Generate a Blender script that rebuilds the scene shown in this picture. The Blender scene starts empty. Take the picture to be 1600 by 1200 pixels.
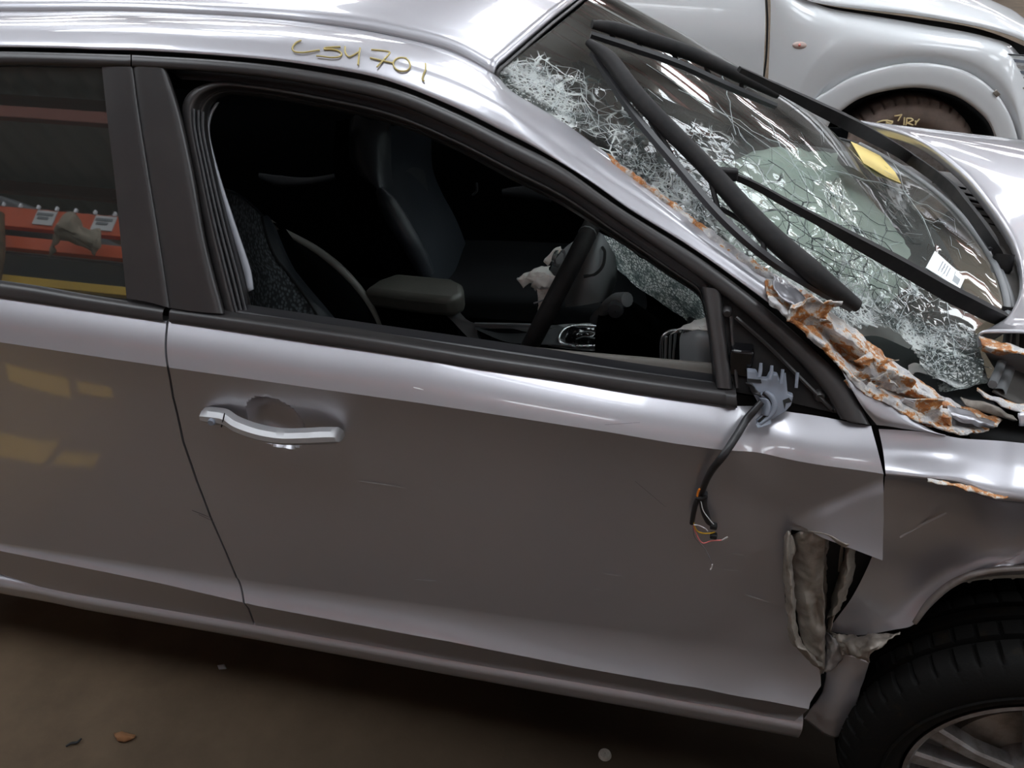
import bpy, bmesh, math, random
from mathutils import Vector, noise
R = math.radians
random.seed(7)
SC = bpy.context.scene
COL = SC.collection
V = Vector

# ------------------------------------------------------------------ camera
F = 1285.0
PITCH, YAW, ROLL = R(31.5), R(11.5), R(0.7)
CAMP = V((0, -1.03, 1.61))
_f = V((-math.sin(YAW)*math.cos(PITCH), math.cos(YAW)*math.cos(PITCH), -math.sin(PITCH)))
_r = V((math.cos(YAW), math.sin(YAW), 0))
_d = _f.cross(_r)
XA = math.cos(ROLL)*_r - math.sin(ROLL)*_d
YA = math.sin(ROLL)*_r + math.cos(ROLL)*_d
cam = bpy.data.cameras.new('camera')
cam.sensor_width = 36.0
cam.lens = F/1600*36.0
cam.clip_start = 0.02
co = bpy.data.objects.new('camera', cam)
COL.objects.link(co)
from mathutils import Matrix
co.matrix_world = Matrix(((XA.x, -YA.x, -_f.x, CAMP.x), (XA.y, -YA.y, -_f.y, CAMP.y),
                          (XA.z, -YA.z, -_f.z, CAMP.z), (0, 0, 0, 1)))
SC.camera = co
# ------------------------------------------------------------------ light
SC.view_settings.view_transform = 'Standard'
SC.view_settings.look = 'None'
SC.view_settings.gamma = 1
SC.view_settings.exposure = 0.16
SKY_EMIT = 8.0
w = bpy.data.worlds.new('world'); SC.world = w
w.use_nodes = True
w.node_tree.nodes['Background'].inputs[0].default_value = (0.75, 0.85, 1.0, 1)
w.node_tree.nodes['Background'].inputs[1].default_value = 0.35

# ------------------------------------------------------------------ helpers
def atY(px, py, Y):
    v = _f + XA*((px-800)/F) + YA*((py-600)/F)
    return CAMP + v*((Y-CAMP.y)/v.y)
def atZ(px, py, Z):
    v = _f + XA*((px-800)/F) + YA*((py-600)/F)
    return CAMP + v*((Z-CAMP.z)/v.z)
def proj(P):
    q = P-CAMP; dd = q.dot(_f)
    return 800+F*q.dot(XA)/dd, 600+F*q.dot(YA)/dd
def P3(pts): return [atY(*p) for p in pts]
def lerp(a, b, u): return a+(b-a)*u
def interp(x, xs, ys):
    if x <= xs[0]:
        return ys[0]+(ys[1]-ys[0])/(xs[1]-xs[0])*(x-xs[0])*0.5
    for i in range(1, len(xs)):
        if x <= xs[i]:
            return lerp(ys[i-1], ys[i], (x-xs[i-1])/(xs[i]-xs[i-1]))
    return ys[-1]
def interpc(x, xs, ys):
    if x <= xs[0]: return ys[0]
    return interp(x, xs, ys)
def sstep(a, b, x):
    t = max(0, min(1, (x-a)/(b-a))); return t*t*(3-2*t)

def tag(o, label=None, cat=None, group=None, kind=None):
    if label: o['label'] = label
    if cat: o['category'] = cat
    if group: o['group'] = group
    if kind: o['kind'] = kind
    return o
def empty(name, loc=(0, 0, 0), parent=None):
    o = bpy.data.objects.new(name, None); COL.objects.link(o); o.location = loc
    o.empty_display_size = .1
    if parent: o.parent = parent
    return o
def mk(name, verts, faces, mat, parent=None, smooth=True, ang=40, thick=0, off=0, bevel=0):
    me = bpy.data.meshes.new(name)
    me.from_pydata([tuple(v) for v in verts], [], faces)
    bm = bmesh.new(); bm.from_mesh(me)
    bmesh.ops.recalc_face_normals(bm, faces=bm.faces)
    bm.to_mesh(me); bm.free()
    me.materials.append(mat)
    if smooth:
        me.shade_smooth()
        me.set_sharp_from_angle(angle=R(ang))
    o = bpy.data.objects.new(name, me); COL.objects.link(o)
    if parent:
        o.parent = parent
        if wloc(parent).length > 0:
            me.transform(Matrix.Translation(-wloc(parent)))
    if thick:
        m = o.modifiers.new('t', 'SOLIDIFY'); m.thickness = thick; m.offset = off
    if bevel:
        m = o.modifiers.new('b', 'BEVEL'); m.width = bevel; m.segments = 3; m.limit_method = 'ANGLE'
    return o
def wloc(o):
    l = V((0, 0, 0))
    while o:
        l += o.location; o = o.parent
    return l
def cr(p0, p1, p2, p3, t):
    return 0.5*((2*p1)+(p2-p0)*t+(2*p0-5*p1+4*p2-p3)*t*t+(3*p1-p0-3*p2+p3)*t*t*t)
def dense(pts, k=8, closed=False, lin=False):
    n = len(pts); out = []
    if n == 2 or lin:
        seg = n if closed else n-1
        for i in range(seg):
            for j in range(k): out.append(pts[i].lerp(pts[(i+1) % n], j/k))
        if not closed: out.append(pts[-1].copy())
        return out
    seg = n if closed else n-1
    for i in range(seg):
        if closed: a, b, c, d = pts[i-1], pts[i], pts[(i+1) % n], pts[(i+2) % n]
        else:
            b, c = pts[i], pts[i+1]
            a = pts[i-1] if i > 0 else 2*b-c
            d = pts[i+2] if i+2 < n else 2*c-b
        for j in range(k): out.append(cr(a, b, c, d, j/k))
    if not closed: out.append(pts[-1].copy())
    return out
def resample(pts, n, closed=False, lin=False):
    q = dense(pts, 8, closed, lin)
    if closed: q = q+[q[0]]
    L = [0]
    for i in range(1, len(q)): L.append(L[-1]+(q[i]-q[i-1]).length)
    T = L[-1]; out = []; j = 0
    m = n if closed else n-1
    for i in range(n):
        s = T*i/m
        while j < len(L)-2 and L[j+1] < s: j += 1
        d = L[j+1]-L[j]
        out.append(q[j].lerp(q[j+1], 0 if d == 0 else (s-L[j])/d))
    return out
def sheet(name, lines, mat, parent=None, n=40, sub=5, closed=False, lin=False, rlin=False, thick=0.0,
          amp=0, fs=12, ang=40, ridge=0, disp=None, uvattr=False):
    L = [resample([V(p) for p in l], n, closed, lin) for l in lines]
    k = len(L); rows = []
    for i in range(k-1):
        for j in range(sub):
            t = j/sub
            if rlin or k == 2: rows.append([L[i][a].lerp(L[i+1][a], t) for a in range(n)])
            else:
                A = L[i-1] if i > 0 else None; D = L[i+2] if i+2 < k else None
                row = []
                for a in range(n):
                    b, c = L[i][a], L[i+1][a]
                    p = A[a] if A else 2*b-c; d = D[a] if D else 2*c-b
                    row.append(cr(p, b, c, d, t))
                rows.append(row)
    rows.append(L[-1])
    verts = [p for r in rows for p in r]
    faces = []
    m = n if closed else n-1
    for i in range(len(rows)-1):
        for a in range(m):
            b = (a+1) % n
            faces.append((i*n+a, i*n+b, (i+1)*n+b, (i+1)*n+a))
    if amp:
        nv = []
        for v in verts:
            d = noise.noise_vector(v*fs)*amp + noise.noise_vector(v*fs*2.7+V((5, 3, 1)))*amp*.5
            if ridge:
                d += V((0, -1, .3))*(abs(noise.noise(v*fs*1.7))*ridge)
            nv.append(v+d)
        verts = nv
    if disp: verts = [disp(v) for v in verts]
    return mk(name, verts, faces, mat, parent, thick=thick, ang=ang)
def sweep(name, pts, rad, mat, parent=None, segs=8, fx=1, fy=1, up=None, k=8, lin=False, caps=True, ang=50):
    pts = [V(p) for p in pts]
    q = dense(pts, k, lin=lin); n = len(q)
    rl = rad if isinstance(rad, (list, tuple)) else [rad]*2
    verts, faces = [], []
    up0 = V(up) if up else V((0, 0, 1))
    for i, p in enumerate(q):
        t = (q[min(i+1, n-1)]-q[max(i-1, 0)])
        if t.length < 1e-9: t = V((1, 0, 0))
        t.normalize()
        s = t.cross(up0)
        if s.length < 1e-4: s = t.cross(V((1, 0, 0)))
        s.normalize(); u = s.cross(t)
        if not up: up0 = u
        x = i/(n-1)*(len(rl)-1); a = min(int(x), len(rl)-2)
        r = lerp(rl[a], rl[a+1], x-a)
        for j in range(segs):
            th = 2*math.pi*(j+.5)/segs
            verts.append(p+s*(math.cos(th)*r*fx)+u*(math.sin(th)*r*fy))
    for i in range(n-1):
        for j in range(segs):
            b = (j+1) % segs
            faces.append((i*segs+j, i*segs+b, (i+1)*segs+b, (i+1)*segs+j))
    if caps:
        faces.append(tuple(range(segs))); faces.append(tuple((n-1)*segs+j for j in range(segs)))
    return mk(name, verts, faces, mat, parent, ang=ang)
def box(name, c, s, mat, parent=None, bevel=.004, rot=None, taper=None):
    vs = []
    for z in (-1, 1):
        for y in (-1, 1):
            for x in (-1, 1):
                k = taper if (taper and z > 0) else 1
                p = V((x*s[0]/2*k, y*s[1]/2*k, z*s[2]/2))
                if rot: p.rotate(rot)
                vs.append(p+V(c))
    fs = [(0, 2, 3, 1), (4, 5, 7, 6), (0, 1, 5, 4), (2, 6, 7, 3), (0, 4, 6, 2), (1, 3, 7, 5)]
    return mk(name, vs, fs, mat, parent, bevel=bevel, smooth=True, ang=30)
def lathe(name, prof, c, mat, parent=None, segs=96, rot=None, mod=None, closed=False):
    """profile (r, y): axis along Y"""
    vs, fs = [], []
    n = len(prof)
    for i in range(segs):
        th = 2*math.pi*i/segs
        for j, (r, y) in enumerate(prof):
            if mod: r, y = mod(i, j, r, y)
            p = V((r*math.cos(th), y, r*math.sin(th)))
            if rot: p.rotate(rot)
            vs.append(p+V(c))
    for i in range(segs):
        a, b = i*n, ((i+1) % segs)*n
        for j in range(n-1 if not closed else n):
            k = (j+1) % n
            fs.append((a+j, a+k, b+k, b+j))
    return mk(name, vs, fs, mat, parent, ang=45)
def slab(name, outline, depth, mat, parent=None, bevel=0, dirv=(0, 1, 0)):
    """planar-ish polygon with thickness along dirv"""
    o = [V(p) for p in outline]; n = len(o); d = V(dirv)*depth
    vs = o+[p+d for p in o]
    fs = [tuple(range(n)), tuple(range(2*n-1, n-1, -1))]+[(i, (i+1) % n, n+(i+1) % n, n+i) for i in range(n)]
    return mk(name, vs, fs, mat, parent, bevel=bevel, ang=30)

# ------------------------------------------------------------------ materials
def mat(name, col, rough=.5, metal=0, coat=0, cr_=.03, spec=.5, nz=None, bump=0, bscale=60, emit=None, strength=0):
    m = bpy.data.materials.new(name); m.use_nodes = True
    nt = m.node_tree; b = nt.nodes['Principled BSDF']
    b.inputs['Base Color'].default_value = (*col, 1)
    b.inputs['Roughness'].default_value = rough
    b.inputs['Metallic'].default_value = metal
    b.inputs['Coat Weight'].default_value = coat
    b.inputs['Coat Roughness'].default_value = cr_
    b.inputs['Specular IOR Level'].default_value = spec
    if emit:
        b.inputs['Emission Color'].default_value = (*emit, 1); b.inputs['Emission Strength'].default_value = strength
    L = nt.links.new
    tc = nt.nodes.new('ShaderNodeTexCoord')
    if nz:   # (scale, colour2, lo, hi)
        n = nt.nodes.new('ShaderNodeTexNoise'); n.inputs['Scale'].default_value = nz[0]; n.inputs['Detail'].default_value = 8
        n.inputs['Roughness'].default_value = .65
        L(tc.outputs['Object'], n.inputs['Vector'])
        r = nt.nodes.new('ShaderNodeMapRange'); r.inputs[1].default_value = nz[2]; r.inputs[2].default_value = nz[3]
        L(n.outputs['Fac'], r.inputs[0])
        mx = nt.nodes.new('ShaderNodeMix'); mx.data_type = 'RGBA'
        mx.inputs['A'].default_value = (*col, 1); mx.inputs['B'].default_value = (*nz[1], 1)
        L(r.outputs[0], mx.inputs['Factor']); L(mx.outputs['Result'], b.inputs['Base Color'])
    if bump:
        n2 = nt.nodes.new('ShaderNodeTexNoise'); n2.inputs['Scale'].default_value = bscale; n2.inputs['Detail'].default_value = 6
        L(tc.outputs['Object'], n2.inputs['Vector'])
        bp = nt.nodes.new('ShaderNodeBump'); bp.inputs['Strength'].default_value = bump; bp.inputs['Distance'].default_value = .003
        L(n2.outputs['Fac'], bp.inputs['Height']); L(bp.outputs['Normal'], b.inputs['Normal'])
    return m
M = {}
M['paint'] = mat('metallic_paint', (.42, .415, .445), .36, .72, 1, .04, nz=(3, (.40, .395, .42), .35, .7))
M['paint_dirty'] = mat('dirty_paint', (.26, .24, .235), .5, .5, .4, .2, nz=(14, (.17, .14, .12), .45, .65), bump=.25, bscale=40)
M['black'] = mat('black_plastic', (.010, .0095, .010), .6, spec=.16, nz=(25, (.022, .020, .019), .4, .75))
M['trim'] = mat('satin_black_trim', (.022, .0205, .021), .36, nz=(9, (.032, .029, .028), .4, .8))
M['rubber'] = mat('rubber_seal', (.014, .014, .016), .38)
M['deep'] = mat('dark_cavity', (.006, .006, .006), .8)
M['gloss'] = mat('gloss_black', (.006, .006, .007), .06)
M['tint'] = mat('tinted_glass', (.016, .018, .017), .02, spec=1.0, coat=1, cr_=.01)
M['tint'].node_tree.nodes['Principled BSDF'].inputs['IOR'].default_value = 1.7
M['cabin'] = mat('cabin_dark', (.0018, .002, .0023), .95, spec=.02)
M['dash'] = mat('dash_plastic', (.028, .03, .033), .5, bump=.1, bscale=300)
M['scuff'] = mat('pale_scuff', (.36, .36, .37), .6)
M['dashgrey'] = mat('worn_grey_plastic', (.15, .155, .16), .45, bump=.1, bscale=250)
M['leather'] = mat('dark_leather', (.016, .019, .024), .45, spec=.4, bump=.15, bscale=180)
M['armrest'] = mat('armrest_leather', (.062, .06, .052), .4, bump=.15, bscale=220, nz=(14, (.085, .08, .07), .4, .8))
M['piping'] = mat('seat_piping', (.09, .085, .075), .45)
M['cloth'] = mat('white_airbag_cloth', (.75, .73, .70), .85, nz=(30, (.36, .31, .26), .55, .75), bump=.4, bscale=50)
M['silver'] = mat('silver_trim', (.62, .63, .65), .25, .9)
M['satin'] = mat('satin_silver', (.42, .42, .43), .52, .75, .2, .25)
M['rim'] = mat('dirty_alloy', (.30, .29, .29), .42, .7, nz=(16, (.10, .075, .06), .45, .75))
M['tyre'] = mat('tyre_rubber', (.0045, .0043, .004), .65, spec=.10, nz=(12, (.030, .020, .008), .58, .8), bump=.2, bscale=200)
M['tyredust'] = mat('dusty_tyre', (.26, .20, .17), .8, nz=(9, (.15, .115, .10), .4, .7))
M['white'] = mat('white_paint', (.63, .645, .66), .3, 0, .8, .04)
M['chalk'] = mat('yellow_paint_pen', (.46, .37, .14), .7)
M['chalk2'] = mat('pale_paint_pen', (.85, .70, .38), .7)
M['paper'] = mat('white_paper', (.80, .84, .84), .6)
M['ink'] = mat('grey_print', (.25, .27, .29), .7)
M['yellow'] = mat('matt_yellow', (.72, .55, .17), .6)
M['orange'] = mat('rack_orange', (.75, .11, .02), .45)
M['oldred'] = mat('red_oxide', (.22, .055, .03), .6)
M['upright'] = mat('rack_grey', (.16, .18, .22), .5)
M['safety'] = mat('safety_yellow', (.72, .46, .04), .45)
M['wood'] = mat('old_wood', (.16, .10, .05), .8, nz=(12, (.07, .045, .025), .4, .7))
M['sack'] = mat('dusty_cloth', (.34, .30, .23), .9, bump=.5, bscale=20)
M['greyplastic'] = mat('grey_bumper', (.09, .095, .10), .5)
M['green'] = mat('green_strap', (.10, .28, .05), .6)
M['lamp'] = mat('clear_lens', (.8, .82, .83), .08, .3)
M['amber'] = mat('pale_lens', (.55, .42, .38), .25)
M['wire_red'] = mat('red_wire', (.65, .05, .06), .4)
M['wire_pink'] = mat('pink_wire', (.75, .20, .20), .4)
M['wire_yel'] = mat('yellow_wire', (.70, .42, .02), .4)
M['wire_wht'] = mat('white_wire', (.6, .6, .6), .4)
M['wire_gry'] = mat('grey_wire', (.18, .18, .19), .4)
M['wire_org'] = mat('orange_wire', (.7, .2, .02), .4)
M['metalgrey'] = mat('bare_metal', (.30, .27, .235), .5, .35, nz=(22, (.13, .105, .085), .4, .7), bump=.4, bscale=45)
M['bracket'] = mat('blue_grey_plastic', (.17, .19, .23), .4)
M['leaf'] = mat('dead_leaf', (.16, .07, .025), .8)

def rust_mat():
    m = bpy.data.materials.new('rusted_torn_paint'); m.use_nodes = True
    nt = m.node_tree; b = nt.nodes['Principled BSDF']; L = nt.links.new
    tc = nt.nodes.new('ShaderNodeTexCoord')
    n = nt.nodes.new('ShaderNodeTexNoise'); n.inputs['Scale'].default_value = 22; n.inputs['Detail'].default_value = 10; n.inputs['Roughness'].default_value = .7
    n2 = nt.nodes.new('ShaderNodeTexNoise'); n2.inputs['Scale'].default_value = 60; n2.inputs['Detail'].default_value = 6
    L(tc.outputs['Object'], n.inputs['Vector']); L(tc.outputs['Object'], n2.inputs['Vector'])
    r = nt.nodes.new('ShaderNodeValToRGB'); e = r.color_ramp.elements
    e[0].position = .33; e[0].color = (.36, .355, .365, 1); e[1].position = .70; e[1].color = (.08, .035, .015, 1)
    for p, c in ((.45, (.40, .39, .39, 1)), (.485, (.56, .54, .51, 1)), (.505, (.46, .38, .30, 1)), (.525, (.44, .19, .055, 1)), (.575, (.28, .09, .02, 1)), (.61, (.34, .24, .16, 1)), (.64, (.40, .37, .34, 1))):
        x = e.new(p); x.color = c
    L(n.outputs['Fac'], r.inputs['Fac']); L(r.outputs['Color'], b.inputs['Base Color'])
    b.inputs['Roughness'].default_value = .6; b.inputs['Metallic'].default_value = .1
    bp = nt.nodes.new('ShaderNodeBump'); bp.inputs['Strength'].default_value = .6; bp.inputs['Distance'].default_value = .004
    L(n2.outputs['Fac'], bp.inputs['Height']); L(bp.outputs['Normal'], b.inputs['Normal'])
    return m
M['rust'] = rust_mat()

def fabric_mat():
    m = mat('woven_seat_fabric', (.045, .052, .062), .85)
    nt = m.node_tree; b = nt.nodes['Principled BSDF']; L = nt.links.new
    tc = nt.nodes.new('ShaderNodeTexCoord')
    v = nt.nodes.new('ShaderNodeTexVoronoi'); v.inputs['Scale'].default_value = 110
    L(tc.outputs['Object'], v.inputs['Vector'])
    mx = nt.nodes.new('ShaderNodeMix'); mx.data_type = 'RGBA'
    mx.inputs['A'].default_value = (.11, .125, .14, 1); mx.inputs['B'].default_value = (.016, .018, .02, 1)
    r = nt.nodes.new('ShaderNodeMapRange'); r.inputs[1].default_value = .2; r.inputs[2].default_value = .6
    L(v.outputs['Distance'], r.inputs[0]); L(r.outputs[0], mx.inputs['Factor']); L(mx.outputs['Result'], b.inputs['Base Color'])
    bp = nt.nodes.new('ShaderNodeBump'); bp.inputs['Strength'].default_value = .5; bp.inputs['Distance'].default_value = .002; bp.invert = True
    L(v.outputs['Distance'], bp.inputs['Height']); L(bp.outputs['Normal'], b.inputs['Normal'])
    return m
M['fabric'] = fabric_mat()

def glass_mat(name='laminated_glass', heavy=False):
    """clear laminated pane; the painted attribute 'dmg' says how badly it is crazed"""
    m = bpy.data.materials.new(name); m.use_nodes = True
    nt = m.node_tree; L = nt.links.new; N = nt.nodes.new
    for n in list(nt.nodes): nt.nodes.remove(n)
    out = N('ShaderNodeOutputMaterial')
    at = N('ShaderNodeAttribute'); at.attribute_name = 'dmg'
    tc = N('ShaderNodeTexCoord')
    wn = N('ShaderNodeTexNoise'); wn.inputs['Scale'].default_value = 9; wn.inputs['Detail'].default_value = 3
    L(tc.outputs['Object'], wn.inputs['Vector'])
    add = N('ShaderNodeVectorMath'); add.operation = 'MULTIPLY_ADD'; add.inputs[1].default_value = (.06, .06, .06)
    L(wn.outputs['Color'], add.inputs[0]); L(tc.outputs['Object'], add.inputs[2])
    def edges(scale, wd, key):
        v = N('ShaderNodeTexVoronoi'); v.feature = 'DISTANCE_TO_EDGE'; v.inputs['Scale'].default_value = scale
        L(add.outputs[0], v.inputs['Vector'])
        r = N('ShaderNodeMapRange'); r.inputs[1].default_value = wd*.4; r.inputs[2].default_value = wd; r.inputs[3].default_value = 1; r.inputs[4].default_value = 0
        L(v.outputs['Distance'], r.inputs[0])
        g = N('ShaderNodeMapRange'); g.inputs[1].default_value = key[0]; g.inputs[2].default_value = key[1]
        L(at.outputs['Fac'], g.inputs[0])
        mu = N('ShaderNodeMath'); mu.operation = 'MULTIPLY'
        L(r.outputs[0], mu.inputs[0]); L(g.outputs[0], mu.inputs[1])
        return mu.outputs[0]
    e1 = edges(17, .035, (.12, .3)); e2 = edges(45, .07, (.42, .7)); e3 = edges(110, .13, (.66, .95))
    mxm = N('ShaderNodeMath'); mxm.operation = 'MAXIMUM'; L(e1, mxm.inputs[0]); L(e2, mxm.inputs[1])
    mx2 = N('ShaderNodeMath'); mx2.operation = 'MAXIMUM'; L(mxm.outputs[0], mx2.inputs[0]); L(e3, mx2.inputs[1])
    crack = mx2.outputs[0]
    # facets tilt a little from piece to piece
    vc = N('ShaderNodeTexVoronoi'); vc.inputs['Scale'].default_value = 45; L(add.outputs[0], vc.inputs['Vector'])
    geo = N('ShaderNodeNewGeometry')
    sb = N('ShaderNodeVectorMath'); sb.operation = 'SUBTRACT'; sb.inputs[1].default_value = (.5, .5, .5); L(vc.outputs['Color'], sb.inputs[0])
    tl = N('ShaderNodeMapRange'); tl.inputs[1].default_value = .15; tl.inputs[2].default_value = 1; tl.inputs[4].default_value = .30; L(at.outputs['Fac'], tl.inputs[0])
    sc = N('ShaderNodeVectorMath'); sc.operation = 'SCALE'; L(sb.outputs[0], sc.inputs[0]); L(tl.outputs[0], sc.inputs['Scale'])
    ad = N('ShaderNodeVectorMath'); ad.operation = 'ADD'; L(geo.outputs['Normal'], ad.inputs[0]); L(sc.outputs[0], ad.inputs[1])
    nm = N('ShaderNodeVectorMath'); nm.operation = 'NORMALIZE'; L(ad.outputs[0], nm.inputs[0])
    tr = N('ShaderNodeBsdfTransparent'); tr.inputs[0].default_value = (.80, .87, .84, 1)
    gl = N('ShaderNodeBsdfGlossy'); gl.inputs['Roughness'].default_value = .015; L(nm.outputs[0], gl.inputs['Normal'])
    fr = N('ShaderNodeFresnel'); fr.inputs['IOR'].default_value = 1.52; L(nm.outputs[0], fr.inputs['Normal'])
    m1 = N('ShaderNodeMixShader'); L(fr.outputs[0], m1.inputs[0]); L(tr.outputs[0], m1.inputs[1]); L(gl.outputs[0], m1.inputs[2])
    # crazed haze: fine powdered glass
    pf = N('ShaderNodeTexNoise'); pf.inputs['Scale'].default_value = 150; pf.inputs['Detail'].default_value = 4; L(tc.outputs['Object'], pf.inputs['Vector'])
    pr = N('ShaderNodeMapRange'); pr.inputs[1].default_value = .42; pr.inputs[2].default_value = .62; L(pf.outputs['Fac'], pr.inputs[0])
    pm = N('ShaderNodeMapRange'); pm.inputs[1].default_value = .55; pm.inputs[2].default_value = 1.0; pm.inputs[4].default_value = .9; L(at.outputs['Fac'], pm.inputs[0])
    pp = N('ShaderNodeMath'); pp.operation = 'MULTIPLY'; L(pr.outputs[0], pp.inputs[0]); L(pm.outputs[0], pp.inputs[1])
    df = N('ShaderNodeBsdfDiffuse'); df.inputs[0].default_value = (.80, .84, .82, 1)
    tn = N('ShaderNodeBsdfTranslucent'); tn.inputs[0].default_value = (.6, .68, .66, 1)
    wt = N('ShaderNodeMixShader'); wt.inputs[0].default_value = .4; L(df.outputs[0], wt.inputs[1]); L(tn.outputs[0], wt.inputs[2])
    # some crack lines read dark, some white
    dk = N('ShaderNodeBsdfDiffuse'); dk.inputs[0].default_value = (.02, .03, .03, 1)
    dn = N('ShaderNodeTexNoise'); dn.inputs['Scale'].default_value = 14; L(tc.outputs['Object'], dn.inputs['Vector'])
    dr = N('ShaderNodeMapRange'); dr.inputs[1].default_value = .46; dr.inputs[2].default_value = .54; L(dn.outputs['Fac'], dr.inputs[0])
    cw = N('ShaderNodeMixShader'); L(dr.outputs[0], cw.inputs[0]); L(wt.outputs[0], cw.inputs[1]); L(dk.outputs[0], cw.inputs[2])
    m2 = N('ShaderNodeMixShader'); L(pp.outputs[0], m2.inputs[0]); L(m1.outputs[0], m2.inputs[1]); L(wt.outputs[0], m2.inputs[2])
    m3 = N('ShaderNodeMixShader'); L(crack, m3.inputs[0]); L(m2.outputs[0], m3.inputs[1]); L(cw.outputs[0], m3.inputs[2])
    du = N('ShaderNodeBsdfDiffuse'); du.inputs[0].default_value = (.55, .54, .50, 1)
    dl = N('ShaderNodeTexNoise'); dl.inputs['Scale'].default_value = 6; dl.inputs['Detail'].default_value = 8; L(tc.outputs['Object'], dl.inputs['Vector'])
    dm_ = N('ShaderNodeMapRange'); dm_.inputs[1].default_value = .3; dm_.inputs[2].default_value = .8; dm_.inputs[3].default_value = .02; dm_.inputs[4].default_value = .16; L(dl.outputs['Fac'], dm_.inputs[0])
    m4 = N('ShaderNodeMixShader'); L(dm_.outputs[0], m4.inputs[0]); L(m3.outputs[0], m4.inputs[1]); L(du.outputs[0], m4.inputs[2])
    L(m4.outputs[0], out.inputs[0])
    return m
M['glass'] = glass_mat()

def floor_mat():
    m = mat('oily_concrete', (.060, .042, .027), .7, spec=.12, nz=(1.6, (.125, .088, .056), .36, .72), bump=.35, bscale=30)
    nt = m.node_tree; b = nt.nodes['Principled BSDF']; L = nt.links.new; N = nt.nodes.new
    src = b.inputs['Base Color'].links[0].from_socket
    tc = N('ShaderNodeTexCoord'); geo = N('ShaderNodeNewGeometry')
    n = N('ShaderNodeTexNoise'); n.inputs['Scale'].default_value = 2.2; n.inputs['Detail'].default_value = 6; L(geo.outputs['Position'], n.inputs['Vector'])
    # a big noise-edged patch that darkens towards a point under the car
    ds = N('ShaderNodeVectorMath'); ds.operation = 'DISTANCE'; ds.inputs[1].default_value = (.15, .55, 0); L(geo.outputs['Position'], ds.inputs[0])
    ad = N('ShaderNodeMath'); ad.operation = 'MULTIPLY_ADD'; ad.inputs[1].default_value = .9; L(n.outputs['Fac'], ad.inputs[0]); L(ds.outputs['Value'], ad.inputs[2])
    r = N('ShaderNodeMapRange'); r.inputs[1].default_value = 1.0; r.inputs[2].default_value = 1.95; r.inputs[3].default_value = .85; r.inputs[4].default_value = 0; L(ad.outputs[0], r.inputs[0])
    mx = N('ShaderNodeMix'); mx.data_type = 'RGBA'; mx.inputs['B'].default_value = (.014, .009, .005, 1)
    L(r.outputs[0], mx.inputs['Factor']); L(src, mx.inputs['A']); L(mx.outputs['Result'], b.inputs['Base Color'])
    return m
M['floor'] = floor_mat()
M['wall'] = mat('grey_wall', (.52, .52, .51), .8, nz=(.7, (.42, .41, .40), .3, .7))
M['roofsheet'] = mat('roof_sheet', (.50, .46, .41), .6)
M['skylight'] = mat('skylight_sheet', (.9, .9, .9), .5, emit=(.87, .935, 1.0), strength=SKY_EMIT)
M['walllight'] = mat('wall_skylight_sheet', (.9, .9, .9), .5, emit=(.96, .97, 1.0), strength=6)

# ================================================================== SETTING
def slabbox(name, x0, x1, y0, y1, z0, z1, m, parent=None):
    return box(name, ((x0+x1)/2, (y0+y1)/2, (z0+z1)/2), (x1-x0, y1-y0, z1-z0), m, parent, bevel=0)
XW, YW0, YW1, ZC = 24, -9.0, 44.0, 6.6
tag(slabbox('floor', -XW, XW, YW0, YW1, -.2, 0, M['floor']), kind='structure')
tag(slabbox('wall_back', -XW, XW, YW1, YW1+.2, 0, ZC+1, M['wall']), kind='structure')
tag(slabbox('wall_front', -XW, XW, YW0-.2, YW0, 0, ZC+1, mat('pale_wall', (.72, .73, .72), .8)), kind='structure')
tag(slabbox('wall_left', -XW-.2, -XW, YW0, YW1, 0, ZC+1, M['wall']), kind='structure')
tag(slabbox('wall_right', XW, XW+.2, YW0, YW1, 0, ZC+1, M['wall']), kind='structure')
# corrugated roof (one sheet of real corrugations), purlins, translucent sheets below it
def corrugated():
    n = 480; xs = [-XW+2*XW*i/n for i in range(n+1)]
    vs = []; fs = []
    for x in xs:
        z = ZC+.25+.035*math.sin(x*2*math.pi/.4)
        vs += [(x, YW0, z), (x, YW1, z)]
    for i in range(n): fs.append((2*i, 2*i+1, 2*i+3, 2*i+2))
    return mk('ceiling', vs, fs, M['roofsheet'], thick=.02)
tag(corrugated(), kind='structure')
for i, y in enumerate([YW0+.8+1.9*k for k in range(28)]):
    tag(slabbox('trim_%d' % (i+1), -XW, XW, y-.05, y+.05, ZC-.02, ZC+.16, M['oldred']), kind='structure')
def skylight(name, x0, x1, y0, y1, z):
    o = slabbox(name, x0, x1, y0, y1, z-.02, z, M['skylight'])
    return tag(o, kind='structure')
k = 0
for x in (-1.5, 3.0, 7.5):  # extra unseen skylight row, added to brighten the wall behind the camera
    k += 1
    skylight('window_%d' % k, x, x+1.9, -8.9, -7.5, ZC+.2)
for x in (-19.5, -15.0, -10.5, -6.0, -1.5, 3.0, 7.5, 12.0, 16.5):
    for y in (-2.9, 2.6, 7.2, 13.5, 20.0, 26.5, 33.0):
        k += 1
        skylight('window_%d' % k, x, x+1.9, y+.15, y+3.3, ZC+.2)

# ================================================================== THE WRECKED CAR
car = empty('damaged_car', (0, .89, 0))
tag(car, 'crashed grey hatchback with shattered windscreen and torn rusty pillar', 'car')

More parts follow.
